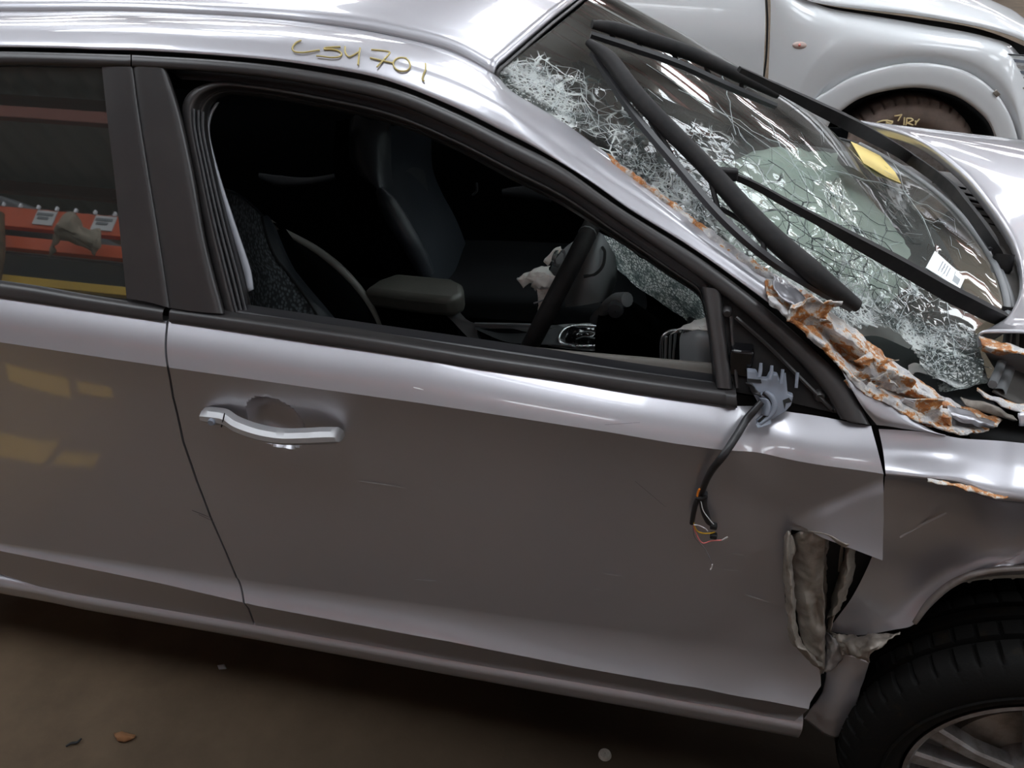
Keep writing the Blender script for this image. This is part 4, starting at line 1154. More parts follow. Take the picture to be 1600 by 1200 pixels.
sweep('wiper_spring', WP([(1464, 288, .03), (1478, 300, .03), (1510, 335, .03)])+P3([(1548, 390, .73)]), .004, M['rubber'], w1, 6)
pv = atY(1566, 412, .73)
lathe('wiper_pivot', [(.001, -.02), (.016, -.02), (.020, -.012), (.020, .02), (.001, .02)], pv, M['black'], w1, 24, Matrix.Rotation(R(70), 3, 'X'))
a2 = P3([(1578, 503, .48)])+WP([(1540, 486, .04), (1480, 456, .05), (1400, 411, .055), (1330, 373, .055), (1280, 345, .05), (1230, 318, .045), (1180, 290, .045), (1128, 267, .045)])
b2 = WP([(920, 66, .05), (952, 92, .055), (1005, 160, .06), (1105, 262, .06), (1190, 355, .055), (1270, 425, .05), (1340, 478, .045)])
r2 = WP([(926, 84, .035), (985, 172, .04), (1060, 262, .04), (1125, 338, .04), (1195, 400, .04), (1270, 448, .035), (1330, 482, .03)])
w2 = wiper(a2, [.014, .016, .017, .015, .012, .009, .008, .007, .006], b2, r2, None, .0165, (.5, .95, 1, 1, 1.15, 1.2, .7))
sweep('loose_strip', WP([(1015, 190, .04), (1045, 235, .04), (1062, 262, .04), (1075, 275, .04)]), .003, M['rubber'], w2, 6)
sweep('loose_strip', WP([(1125, 325, .04), (1165, 350, .04), (1190, 378, .04)]), .004, M['rubber'], w2, 6)
box('blade_joint', onWp(1135, 272, .055), (.035, .02, .018), M['black'], w2, .004)
lathe('wiper_pivot', [(.001, -.02), (.014, -.02), (.018, -.012), (.018, .02), (.001, .02)], atY(1580, 497, .48), M['black'], w2, 24, Matrix.Rotation(R(70), 3, 'X'))

# ================================================================== CABIN
cabin = [
    ('floor_carpet', [[V((-2.3, .06, .30)), V((.45, .06, .30))], [V((-2.3, 1.72, .30)), V((.45, 1.72, .30))]]),
    ('far_side_trim', [[V((-2.3, 1.70, .28)), V((.50, 1.70, .28))], [V((-2.3, 1.735, .96)), V((.50, 1.735, .96))]]),
    ('far_window', [[V((-2.2, 1.735, .96)), V((.42, 1.735, .955))], [V((-1.9, 1.50, 1.35)), V((-.33, 1.46, 1.335))]]),
    ('bulkhead', [[V((.46, .06, .28)), V((.46, 1.72, .28))], [V((.47, .10, .90)), V((.47, 1.70, .90))]]),
    ('rear_trim', [[V((-2.25, .06, .28)), V((-2.25, 1.72, .28))], [V((-2.05, .36, 1.37)), V((-2.05, 1.42, 1.37))]]),
]
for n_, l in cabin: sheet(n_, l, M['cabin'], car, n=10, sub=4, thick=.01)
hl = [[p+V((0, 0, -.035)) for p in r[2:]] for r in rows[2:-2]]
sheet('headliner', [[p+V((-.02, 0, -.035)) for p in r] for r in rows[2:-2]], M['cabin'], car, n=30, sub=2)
# handle pull and trim line on the far door
sweep('far_door_pull', P3([(405, 275, 1.66), (440, 284, 1.65), (480, 284, 1.64), (515, 278, 1.65), (541, 269, 1.66)]), [.006, .012, .008, .006, .003], M['dash'], car, 8, fx=1, fy=2)
sweep('far_door_pull', P3([(785, 300, 1.66), (830, 301, 1.65), (862, 312, 1.65)]), [.006, .014, .006], M['dash'], car, 8, fx=1, fy=2)

# ---- driver's seat, tipped back
seat = empty('driver_seat', (0, 0, 0), car)
# facing sheet of the backrest: rows run from the near side to the far side
def sp(l): return [atY(*p) for p in l]
ct = [sp([(338, 296, .30), (352, 298, .38), (372, 306, .48), (396, 325, .57), (408, 338, .62)]),
      sp([(330, 340, .27), (355, 345, .38), (380, 355, .48), (405, 370, .57), (419, 378, .61)]),
      sp([(340, 395, .26), (365, 398, .38), (390, 400, .48), (415, 402, .56), (432, 405, .60)]),
      sp([(355, 425, .26), (380, 425, .38), (405, 424, .48), (432, 424, .56), (452, 430, .60)]),
      sp([(380, 520, .28), (405, 520, .38), (430, 516, .48), (470, 508, .56), (500, 502, .60)]),
      sp([(420, 640, .30), (450, 630, .38), (480, 625, .48), (520, 620, .56), (550, 615, .60)])]
sheet('backrest', ct[:4], M['fabric'], seat, n=30, sub=6)
sheet('backrest_lower', ct[3:], M['fabric'], seat, n=30, sub=6)
# bolster between fabric and dark side
bo = [[ct[i][-1] for i in range(6)],
      sp([(420, 338, .655), (436, 382, .645), (452, 412, .635), (466, 440, .63), (520, 505, .63), (570, 610, .63)]),
      sp([(433, 360, .69), (446, 392, .67), (460, 420, .66), (475, 440, .66), (540, 520, .66), (590, 610, .66)])]
sheet('bolster', bo, M['leather'], seat, n=40, sub=5)
sweep('seam_piping', [p+V((.004, -.006, .002)) for p in bo[0]], .003, M['deep'], seat, 6)
sweep('seam_piping', sp([(348, 296, .36), (372, 304, .48), (396, 323, .57), (410, 337, .63)]), .003, M['leather'], seat, 6)
# dark side face and its leather edge
e1 = sp([(420, 345, .70), (440, 362, .72), (490, 390, .75), (530, 421, .76), (562, 456, .76), (585, 495, .76), (600, 540, .76)])
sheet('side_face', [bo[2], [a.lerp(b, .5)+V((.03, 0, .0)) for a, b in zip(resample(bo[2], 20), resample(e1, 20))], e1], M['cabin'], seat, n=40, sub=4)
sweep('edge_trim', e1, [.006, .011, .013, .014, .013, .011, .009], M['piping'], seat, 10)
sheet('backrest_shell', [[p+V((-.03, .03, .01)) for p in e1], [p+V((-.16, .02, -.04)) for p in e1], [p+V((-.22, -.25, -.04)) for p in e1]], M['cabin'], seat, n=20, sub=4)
sheet('cushion', [[V((-.62, .28, .56)), V((-.35, .28, .56)), V((-.12, .28, .57))], [V((-.62, .48, .58)), V((-.35, .48, .58)), V((-.12, .48, .60))], [V((-.62, .68, .56)), V((-.35, .68, .56)), V((-.12, .68, .57))]], M['fabric'], seat, n=20, sub=5, thick=.10)
# ---- passenger seat
pseat = empty('passenger_seat', (0, 0, 0), car)
sheet('headrest_side', [sp([(548, 188, 1.02), (556, 180, 1.03), (575, 186, 1.04), (610, 192, 1.06)]), sp([(546, 240, 1.02), (566, 250, 1.0), (590, 260, 1.0), (612, 262, 1.04)]),
                        sp([(558, 270, 1.0), (590, 300, .97), (600, 310, .97), (617, 312, 1.02)])], M['leather'], pseat, n=24, sub=6)
sheet('backrest', [sp([(607, 196, 1.05), (640, 200, 1.15), (674, 214, 1.28)]), sp([(606, 240, 1.05), (640, 252, 1.15), (676, 262, 1.30)]), sp([(612, 290, 1.04), (650, 300, 1.15), (690, 300, 1.34)]),
                   sp([(630, 350, 1.02), (668, 360, 1.14), (716, 350, 1.38)]), sp([(668, 430, .98), (700, 440, 1.12), (745, 430, 1.40)])], M['leather'], pseat, n=40, sub=6)
sheet('backrest_centre', [sp([(628, 272, 1.10), (645, 261, 1.16), (663, 265, 1.22)]), sp([(620, 300, 1.06), (645, 310, 1.14), (672, 310, 1.24)]), sp([(634, 350, 1.04), (660, 360, 1.12), (690, 355, 1.26)]), sp([(668, 430, .98), (690, 440, 1.08), (716, 436, 1.26)])], M['dash'], pseat, n=30, sub=6)
sweep('side_bolster', sp([(592, 296, .96), (606, 318, .95), (622, 345, .95), (640, 375, .94), (655, 402, .94), (668, 430, .94)]), [.012, .026, .03, .028, .026, .022], M['leather'], pseat, 12)
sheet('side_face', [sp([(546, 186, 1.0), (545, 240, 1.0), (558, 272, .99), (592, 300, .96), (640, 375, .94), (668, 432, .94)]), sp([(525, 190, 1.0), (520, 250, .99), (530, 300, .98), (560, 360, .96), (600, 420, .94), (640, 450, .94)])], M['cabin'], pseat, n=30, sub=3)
sheet('cushion', [[V((-.75, .98, .54)), V((-.45, .98, .56)), V((-.20, .98, .56)), V((-.12, .99, .50))], [V((-.75, 1.02, .60)), V((-.45, 1.02, .62)), V((-.20, 1.02, .62)), V((-.09, 1.03, .54))],
                  [V((-.75, 1.22, .58)), V((-.45, 1.22, .60)), V((-.18, 1.22, .61)), V((-.05, 1.22, .53))], [V((-.75, 1.42, .60)), V((-.45, 1.42, .62)), V((-.20, 1.42, .62)), V((-.09, 1.41, .54))],
                  [V((-.75, 1.46, .54)), V((-.45, 1.46, .56)), V((-.20, 1.46, .56)), V((-.12, 1.45, .50))]], mat('dark_cushion_fabric', (.005, .0055, .0065), .8, spec=.15), pseat, n=24, sub=5)
sweep('seat_belt_slot', sp([(738, 305, 1.5), (745, 298, 1.5), (745, 286, 1.5)]), .004, M['dash'], pseat, 6)

# ---- centre console, armrest lid, selector
con = empty('centre_console', (0, 0, 0), car)
def hull(name, top, bot, m, parent, bev=.012):
    vs = top+bot; n = len(top)
    fs = [tuple(range(n)), tuple(range(2*n-1, n-1, -1))]+[(i, (i+1) % n, n+(i+1) % n, n+i) for i in range(n)]
    return mk(name, vs, fs, m, parent, bevel=bev, ang=40)
Z0 = .735
def aZ(px, py, z): return atZ(px, py, z)
lid_top = [aZ(566, 452, .722), aZ(590, 436, .728), aZ(620, 425, .735), aZ(706, 433, .742), aZ(724, 442, .742), aZ(725, 459, .738), aZ(706, 468, .735), aZ(640, 462, .73)]
hull('armrest_lid', lid_top, [p+V((0, .012, -.058)) for p in lid_top], M['armrest'], con, .016)
hull('lid_base', [aZ(575, 470, .67)+V((0, .02, 0)), aZ(620, 450, .67)+V((0, .06, 0)), aZ(700, 455, .68)+V((0, .06, 0)), aZ(712, 478, .68)+V((0, .01, 0))],
     [p+V((.02, .0, -.25)) for p in [aZ(575, 470, .67), aZ(620, 450, .67)+V((0, .06, 0)), aZ(700, 455, .68)+V((0, .06, 0)), aZ(712, 478, .68)]], M['cabin'], con, .01)
sheet('console_side', [sp([(684, 482, .80), (705, 500, .80), (724, 520, .79), (740, 535, .78), (760, 545, .78)]), sp([(712, 476, .81), (722, 492, .80), (742, 505, .79), (800, 510, .78), (870, 512, .77)]),], M['dashgrey'], con, n=20, sub=3)
sheet('console_top', [sp([(742, 507, .80), (790, 508, .80), (840, 509, .80), (900, 506, .80)]), sp([(742, 514, .77), (790, 534, .74), (840, 538, .73), (900, 540, .73)])], M['dash'], con, n=24, sub=4)
sweep('tray_rim', sp([(742, 506, .79), (800, 507, .78), (838, 508, .78)]), .004, M['dashgrey'], con, 6)
hull('tray_well', sp([(744, 512, .78), (800, 512, .78), (834, 514, .78), (826, 532, .76), (752, 528, .76)]), [p+V((0, .02, -.06)) for p in sp([(744, 512, .78), (800, 512, .78), (834, 514, .78), (826, 532, .76), (752, 528, .76)])], M['gloss'], con, .004)
sheet('selector_surround', [sp([(868, 508, .80), (890, 506, .80), (935, 506, .80), (948, 520, .79)]), sp([(856, 540, .74), (880, 544, .73), (930, 548, .73), (946, 540, .74)])], M['dashgrey'], con, n=20, sub=4)
sweep('selector_bezel', sp([(932, 510, .78), (900, 509, .78), (882, 515, .77), (874, 526, .75), (876, 536, .74), (890, 540, .735), (915, 541, .735), (936, 539, .74)]), .0055, M['silver'], con, 8)
sheet('selector_boot', [sp([(888, 514, .775), (905, 511, .775), (930, 512, .775)]), sp([(884, 526, .745), (910, 520, .74), (934, 525, .75)]), sp([(886, 536, .74), (912, 538, .735), (934, 537, .74)])], M['gloss'], con, n=18, sub=5, amp=.006, fs=40)
sweep('boot_fold', sp([(905, 522, .735), (918, 518, .735), (934, 522, .735)]), .002, M['dashgrey'], con, 6)
sweep('boot_fold', sp([(900, 530, .73), (914, 526, .73), (930, 529, .73)]), .002, M['dashgrey'], con, 6)
for i in range(4): box('selector_mark', sp([(896+11*i, 540.5, .728)])[0], (.009, .004, .004), M['paper'], con, .001)

# ---- steering wheel, column, stalks
st = empty('steering_wheel', (0, 0, 0), car)
sA, sB = atY(925, 352, .47), atY(829, 538, .44)
sc_ = (sA+sB)/2; up_ = (sA-sB).normalized(); side_ = V((.05, 1, 0)).normalized(); nr = side_.cross(up_).normalized()
rad_ = (sA-sB).length/2
def ring(name, a0, a1, r, m, off=0, R_=rad_, n=18, fy=1):
    pts = [sc_+up_*(math.cos(R(lerp(a0, a1, i/n)))*R_)+side_*(math.sin(R(lerp(a0, a1, i/n)))*R_*.98)+nr*off for i in range(n+1)]
    return sweep(name, pts, r, m, st, 12, k=4)
ring('wheel_rim', 0, 360, .0175, M['black'], n=40)
ring('rim_seam', -16, -15, .0185, M['dashgrey'], n=2)
# near lower part of the rim: leather wrap with seams, red stitching inside
sweep('rim_stitch', sp([(921, 357, .43), (905, 378, .41), (888, 405, .40), (876, 425, .40), (868, 440, .41)]), .0025, M['wire_red'], st, 6)
# hub and column shroud
hub = sc_+nr*.02
sheet('hub_shroud', [sp([(905, 378, .50), (885, 400, .50), (880, 440, .48), (884, 480, .46)]), sp([(935, 362, .47), (920, 400, .44), (912, 440, .42), (905, 478, .42)]), sp([(957, 392, .48), (952, 420, .45), (945, 450, .44), (940, 472, .44)]), sp([(965, 405, .54), (964, 430, .52), (958, 455, .52), (950, 470, .52)])], M['dashgrey'], st, n=30, sub=6)
sweep('shroud_seam', sp([(941, 386, .45), (945, 395, .44), (942, 415, .43), (930, 428, .425), (912, 432, .42)]), .003, M['deep'], st, 6)
sheet('hub_front', [sp([(908, 370, .52), (885, 385, .52), (865, 410, .50), (855, 432, .50)]), sp([(905, 395, .47), (885, 410, .46), (872, 425, .45), (866, 440, .45)])], M['dashgrey'], st, n=20, sub=4)
lathe('wheel_button_ring', [(.012, -.003), (.016, -.005), (.019, -.003), (.019, .003)], atY(873, 403, .47), M['silver'], st, 30, Matrix.Rotation(R(60), 3, 'Z'))
sweep('stalk', sp([(930, 500, .50), (950, 478, .44), (965, 470, .40), (980, 468, .38)]), [.012, .013, .016, .014], M['dashgrey'], st, 12)
lathe('stalk_knob', [(.001, -.012), (.014, -.01), (.016, .0), (.014, .012)], atY(962, 483, .37), M['dash'], st, 24)
sheet('column_cover', [sp([(940, 470, .50), (985, 470, .50), (1030, 500, .5)]), sp([(930, 520, .42), (980, 515, .40), (1030, 540, .42)]), sp([(930, 560, .5), (985, 560, .5), (1030, 560, .5)])], M['cabin'], st, n=16, sub=4)
sweep('spoke', sp([(880, 440, .47), (868, 452, .46), (856, 470, .45), (848, 488, .44)]), [.02, .016, .014, .012], M['black'], st, 8)
sweep('cut_lead', sp([(872, 440, .42), (868, 455, .41), (858, 465, .40), (846, 470, .39), (834, 474, .38)]), .0016, M['wire_gry'], st, 6)
# burst airbag rags
def rag(ls, amp=.010): sheet('airbag_rag', [sp(l) for l in ls], M['cloth'], st, n=24, sub=6, amp=amp, fs=35, thick=.0015)
rag([[(812, 432, .44), (835, 418, .44), (858, 416, .45)], [(810, 436, .42), (838, 428, .41), (866, 430, .42)], [(820, 446, .42), (842, 440, .41), (868, 436, .42)]])
rag([[(828, 432, .41), (850, 430, .40), (872, 430, .41)], [(830, 446, .40), (850, 446, .39), (872, 440, .40)], [(838, 458, .42), (852, 456, .41), (862, 452, .42)]])
rag([[(850, 408, .47), (862, 394, .47), (876, 386, .47)], [(856, 414, .46), (868, 400, .46), (878, 392, .46)]], .006)
rag([[(838, 452, .41), (846, 455, .41), (858, 452, .41)], [(842, 474, .41), (849, 478, .41), (858, 466, .41)], [(836, 498, .42), (843, 502, .42), (850, 478, .42)], [(822, 532, .42), (828, 534, .42), (840, 503, .42)]], .004)

# ---- dashboard
dash = empty('dashboard', (0, 0, 0), car)
def dz(x, y): return .935-.02*((y-.89)/.7)**2
sheet('dash_top', [[V((.02+.05*math.cos(4*(y-.2)), y, .885)) for y in (.14, .4, .7, 1.0, 1.3, 1.64)], [V((.06, y, .925)) for y in (.14, .4, .7, 1.0, 1.3, 1.64)], [V((.25, y, .935)) for y in (.14, .4, .7, 1.0, 1.3, 1.64)], [V((.52+.10*(1-abs(y-.89)/.75), y, .915)) for y in (.16, .4, .7, 1.0, 1.3, 1.62)]], M['dash'], dash, n=40, sub=5)
sheet('dash_face', [[V((.02+.05*math.cos(4*(y-.2)), y, .885)) for y in (.14, .4, .7, 1.0, 1.3, 1.64)], [V((.06, y, .75)) for y in (.14, .4, .7, 1.0, 1.3, 1.64)], [V((.16, y, .50)) for y in (.14, .4, .7, 1.0, 1.3, 1.64)]], M['cabin'], dash, n=30, sub=4)
# near end of the dash with its vent, airbag cloth lying on it
sheet('dash_end', [sp([(1068, 514, .24), (1090, 508, .22), (1118, 512, .20)]), sp([(1062, 530, .20), (1088, 522, .17), (1118, 526, .16)]), sp([(1062, 570, .19), (1088, 568, .16), (1120, 570, .16)])], M['dashgrey'], dash, n=20, sub=6)
hull('air_vent', sp([(1038, 524, .25), (1062, 518, .24), (1066, 565, .22), (1036, 565, .25)]), [p+V((.02, .03, 0)) for p in sp([(1038, 524, .25), (1062, 518, .24), (1066, 565, .22), (1036, 565, .25)])], M['gloss'], dash, .003)
sweep('vent_bezel', sp([(1034, 562, .24), (1035, 530, .24), (1045, 519, .24), (1062, 516, .23)]), .0035, M['silver'], dash, 8)
for i in range(3): sweep('vent_slat', sp([(1040+6*i, 563, .235), (1041+7*i, 526-2*i, .235)]), .0025, M['dashgrey'], dash, 6)
sweep('vent_bezel', sp([(1066, 563, .21), (1066, 540, .21), (1070, 518, .21)]), .0025, M['silver'], dash, 8)
sheet('airbag_cloth', [sp([(1046, 520, .24), (1070, 508, .23), (1094, 498, .24), (1112, 492, .24)]), sp([(1060, 516, .21), (1084, 510, .20), (1096, 510, .19), (1112, 506, .19)]), sp([(1092, 512, .18), (1100, 520, .17), (1106, 518, .17), (1112, 522, .17)])], M['cloth'], dash, n=24, sub=5, amp=.005, fs=40, thick=.0015)
# inflated and slack passenger airbag, pale and crumpled, under the glass
def bag():
    ls = [[(1120, 258), (1215, 232), (1300, 232), (1388, 280)], [(1115, 318), (1225, 300), (1325, 300), (1425, 345)], [(1140, 380), (1255, 370), (1345, 372), (1452, 402)],
          [(1200, 436), (1290, 436), (1370, 438), (1452, 452)], [(1290, 474), (1335, 478), (1385, 482), (1436, 480)]]
    ds = [[.11, .09, .08, .11], [.10, .07, .07, .09], [.09, .06, .06, .09], [.08, .065, .065, .09], [.09, .08, .09, .10]]
    ls = [[onWp(a, b, -d) for (a, b), d in zip(l, dd)] for l, dd in zip(ls, ds)]
    return sheet('passenger_airbag', ls, mat('slack_airbag', (.62, .66, .60), .85, bump=.2, bscale=14), dash, n=50, sub=8, amp=.008, fs=8, thick=.003)
bag()
# inside trim of the pillar foot seen through the hole
sheet('pillar_trim', [sp([(1310, 512, .30), (1360, 500, .32), (1440, 530, .34)]), sp([(1330, 530, .28), (1370, 525, .30), (1420, 545, .32)])], mat('light_grey_trim', (.42, .40, .38), .6), dash, n=20, sub=4)
box('torn_mount', atY(1400, 590, .30), (.05, .05, .02), M['metalgrey'], dash, .003)
box('torn_mount', atY(1380, 560, .33), (.06, .03, .02), M['cabin'], dash, .003, Matrix.Rotation(R(-25), 3, 'Y'))
sheet('torn_foil', [sp([(1418, 570, .25), (1432, 566, .25), (1444, 575, .25)]), sp([(1422, 590, .24), (1436, 584, .24), (1450, 585, .24)])], M['cloth'], dash, n=16, sub=5, amp=.005, fs=50, thick=.0015)

# ================================================================== THE WHITE CAR BEHIND
wc = empty('parked_car', (1.06, 3.6, 0))
tag(wc, 'white off-roader with flared wheel arch parked behind the wreck', 'car')
YW = 3.35
def W_(l, dy=0): return [atY(p[0], p[1], YW+(p[2] if len(p) > 2 else 0)+dy) for p in l]
fo = [(1187, 420), (1225, 300), (1262, 174), (1300, 138), (1350, 113), (1425, 98), (1500, 108), (1552, 141), (1582, 190), (1598, 260), (1600, 330)]
ftop = [(1200, -40), (1240, -6, .12), (1268, 3, .12), (1300, 14, .12), (1360, 24, .12), (1430, 36, .12), (1500, 48, .12), (1540, 57, .12), (1575, 68, .14), (1592, 84, .16), (1612, 104, .2)]
fsh = [(1204, 30, .0), (1238, 36, .0), (1268, 40, .0), (1300, 44, .0), (1360, 50, .0), (1430, 58, .0), (1500, 66, .0), (1540, 74, .0), (1575, 86, .02), (1592, 104, .04), (1615, 130, .08)]
fmid = [((a[0]*.45+b[0]*.55), (a[1]*.45+b[1]*.55), -.03) for a, b in zip(fsh, fo)]
sheet('fender', [W_(ftop), W_(fsh), W_(fmid), W_(fo, -.0)], M['white'], wc, n=90, sub=6, ang=50)
fi = [(1255, 440), (1268, 320), (1290, 205), (1320, 168), (1360, 147), (1428, 136), (1488, 147), (1530, 174), (1552, 205), (1562, 260), (1566, 330)]
sheet('flared_arch', [W_(fo, -.004), W_(fo, -.03), W_(mix(fo, fi, .12), -.045), W_(mix(fo, fi, .6), -.05), W_(fi, -.04), W_(fi, .05)], M['white'], wc, n=80, sub=4, ang=40)
sheet('arch_inner', [W_(fi, .03), W_(fi, .45)], M['deep'], wc, n=60, sub=3)
sheet('arch_back', [W_([(1240, 120), (1430, 100), (1600, 120)], .46), W_([(1200, 420), (1430, 420), (1640, 420)], .46)], M['deep'], wc, n=12, sub=3)
box('flare_clip', atY(1557, 146, YW-.05), (.03, .01, .02), M['metalgrey'], wc, .003, Matrix.Rotation(R(40), 3, 'Y'))
# bumper corner beyond the arch
sheet('bumper', [W_([(1552, 141), (1580, 137, .01), (1612, 139, .04), (1660, 150, .1)]), W_([(1580, 186), (1596, 186, .0), (1622, 190, .03), (1670, 200, .1)]), W_([(1600, 330), (1610, 330, .0), (1630, 330, .03), (1690, 330, .1)])], M['white'], wc, n=24, sub=5)
sweep('bumper_seam', W_([(1558, 141, -.004), (1580, 137, .004), (1612, 139, .03)]), .004, M['metalgrey'], wc, 6)
# door
dsh = [(1196, -40), (1199, 20), (1199, 60), (1196, 100), (1190, 160), (1170, 300)]
dl_ = [(700, -60), (700, 20), (700, 60), (700, 100), (700, 180), (700, 300)]
sheet('door', [W_([(700, -60), (900, -55), (1193, -40)], .07), W_([(700, 20), (900, 22), (1196, 30)], .0), W_([(700, 100), (900, 105), (1193, 105)], -.02), W_([(700, 300), (900, 300), (1184, 300)], .0)], M['white'], wc, n=40, sub=5)
sweep('shut_line', W_([(1195, -40, .06), (1198, 10, .01), (1199, 40, .0), (1197, 90, -.012), (1192, 130, -.014), (1184, 200, -.01)]), .005, M['deep'], wc, 6)
# side repeater
lathe('side_repeater', [(.001, -.012), (.02, -.010), (.03, .0), (.03, .008)], W_([(1250, 71, -.01)])[0], M['amber'], wc, 30, None)
rp = bpy.data.objects['side_repeater']; 
rp.data.transform(Matrix.Translation(W_([(1250, 71, -.01)])[0]-wloc(wc)) @ Matrix.Diagonal((1.25, 1, .62, 1)) @ Matrix.Translation(-(W_([(1250, 71, -.01)])[0]-wloc(wc))))
lathe('repeater_bulb', [(.001, -.016), (.006, -.012), (.008, .0)], W_([(1249, 70, -.012)])[0], mat('red_bulb', (.7, .2, .16), .3), wc, 20)
# raised bonnet and the dark gap under it
bl = [(1240, -12), (1262, -1), (1300, 7), (1360, 14), (1430, 22), (1500, 34), (1550, 45), (1590, 58), (1640, 80)]
sheet('bonnet', [W_(bl, .10), W_(bl, .085), [p+V((0, .03, .022)) for p in W_(bl, .085)], [p+V((-.02, .25, .07)) for p in W_(bl, .085)], [p+V((-.02, .75, .10)) for p in W_(bl, .085)], [p+V((0, 1.4, .03)) for p in W_(bl, .085)]], M['white'], wc, n=60, sub=5, thick=.006)
sheet('bonnet_gap', [W_([(1240, -5, .16), (1300, 10, .16), (1430, 28, .17), (1540, 48, .18), (1640, 90, .2)]), W_([(1240, 5, .14), (1300, 18, .14), (1430, 40, .15), (1540, 64, .16), (1640, 130, .2)])], M['deep'], wc, n=30, sub=3)
# headlamp
hp = [(1574, 86), (1640, 92), (1640, 160), (1600, 136), (1590, 118)]
slab('headlamp', [atY(a, b, YW+.03+.0006*(a-1574)) for a, b in hp], .05, M['lamp'], wc, .004)
for i in range(5):
    slab('lamp_facet', [atY(a, b, YW+.022+.0006*(a-1574)) for a, b in ((1581+2*i, 92+9*i), (1606+6*i, 95+9*i), (1606+6*i, 99+9*i), (1583+2*i, 97+9*i))], .006, M['silver'] if i % 2 else M['bracket'], wc)
sweep('headlamp_rim', [atY(a, b, YW+.026+.0006*(a-1574)) for a, b in ((1640, 90), (1574, 85), (1578, 98), (1590, 119), (1601, 138), (1640, 164))], .004, M['rubber'], wc, 6, lin=True)
# wheel
cw_ = atZ(1430, 300, .37) if False else V((atY(1432, 154, YW+.06).x+.015, YW+.05, .375))
wwh = empty('wheel', (0, 0, 0), wc)
TR2 = atY(1432, 154, YW+.06).z-.375
def tread2(i, j, r, y):
    if 5 <= j <= 7 and i % 6 == 0: r -= .012
    return r, y
lathe('tyre', [(TR2*.62, .03), (TR2*.70, .0), (TR2*.82, -.012), (TR2*.90, -.005), (TR2*.93, .002), (TR2*.955, .012), (TR2*.985, .03), (TR2, .05), (TR2, .2), (TR2*.93, .25)], cw_, M['tyredust'], wwh, 240, None, tread2)
lathe('rim', [(TR2*.64, .03), (TR2*.6, .05), (TR2*.3, .06), (.02, .05)], cw_, M['rim'], wwh, 60)
# paint pen mark on the tyre: C87RY
K2 = lambda l: [(1240+x*.225, y*.225) for x, y in l]
tstr = [K2([(655, 835), (620, 838), (585, 848), (570, 862)]), K2([(690, 845), (655, 838), (640, 850), (672, 858), (690, 850)]), K2([(640, 858), (650, 868), (680, 862), (672, 856)]),
        K2([(700, 805), (725, 803), (750, 797), (735, 820), (725, 840)]), K2([(770, 815), (768, 840), (765, 868)]), K2([(785, 820), (785, 845), (780, 870)]), K2([(785, 822), (815, 822), (830, 835), (790, 855), (830, 870)]),
        K2([(845, 838), (850, 852), (875, 825)]), K2([(850, 852), (845, 868)])]
for s in tstr: sweep('pen_stroke', [atY(a, b, YW+.030) for a, b in s], .0038, M['chalk2'], wwh, 6, lin=True)
# rest of the white car body so that it stands as a solid thing
bx = [(-1.5, 3.42, .45), (.62, 3.42, .45)]
sheet('sill', [[V((-1.6, 3.36, .62)), V((.62, 3.36, .62))], [V((-1.6, 3.40, .38)), V((.62, 3.40, .38))], [V((-1.6, 3.8, .36)), V((.62, 3.8, .36))]], M['white'], wc, n=20, sub=3)

# ================================================================== PALLET RACK AND GOODS ON THE NEAR SIDE (seen mirrored in the paint and glass)
RY = -3.1
rack = empty('pallet_rack', (-4.4, RY, 0))
tag(rack, 'orange beamed pallet rack mirrored in the tinted rear window', 'rack')
for x in (-6.9, -2.6, .1, 2.8):
    for yy in (RY, RY-1.0):
        box('upright', (x, yy, 2.4), (.09, .07, 4.8), M['upright'], rack, .004)
def beam(z, x0, x1, m, h=.12, y=RY):
    return box('beam', ((x0+x1)/2, y, z), (x1-x0, .05, h), m, rack, .004)
for x0_, x1_ in ((-6.85, -2.65), (-2.55, .05), (.15, 2.75)):
    beam(3.05, x0_, x1_, M['orange'], .15); beam(2.86, x0_, x1_, M['orange'], .09)
    beam(3.92, x0_, x1_, M['oldred'], .10)
    beam(2.585, x0_, x1_, M['safety'], .06)
    beam(1.2, x0_, x1_, M['orange'], .12)
    for z in (2.9, 1.2): beam(z, x0_, x1_, M['orange'], .13, RY-1.0)
    box('shelf_deck', ((x0_+x1_)/2, RY-.5, 2.80), (x1_-x0_-.1, .95, .02), M['upright'], rack, .002)
    box('shelf_deck', ((x0_+x1_)/2, RY-.5, 1.27), (x1_-x0_-.1, .95, .02), M['upright'], rack, .002)
for i in range(12):
    box('beam_clip', (-4.9+.14*i, RY+.03, 3.135), (.015, .02, .03), M['silver'], rack, .001)
for x in (-3.98, -3.55, -4.9):
    box('shelf_tag', (x, RY+.03, 3.06), (.15, .006, .11), M['paper'], rack, .001)
    box('tag_print', (x-.005, RY+.035, 3.085), (.12, .003, .02), M['ink'], rack, .0005)
    box('tag_print', (x-.01, RY+.035, 3.055), (.08, .003, .018), M['ink'], rack, .0005)
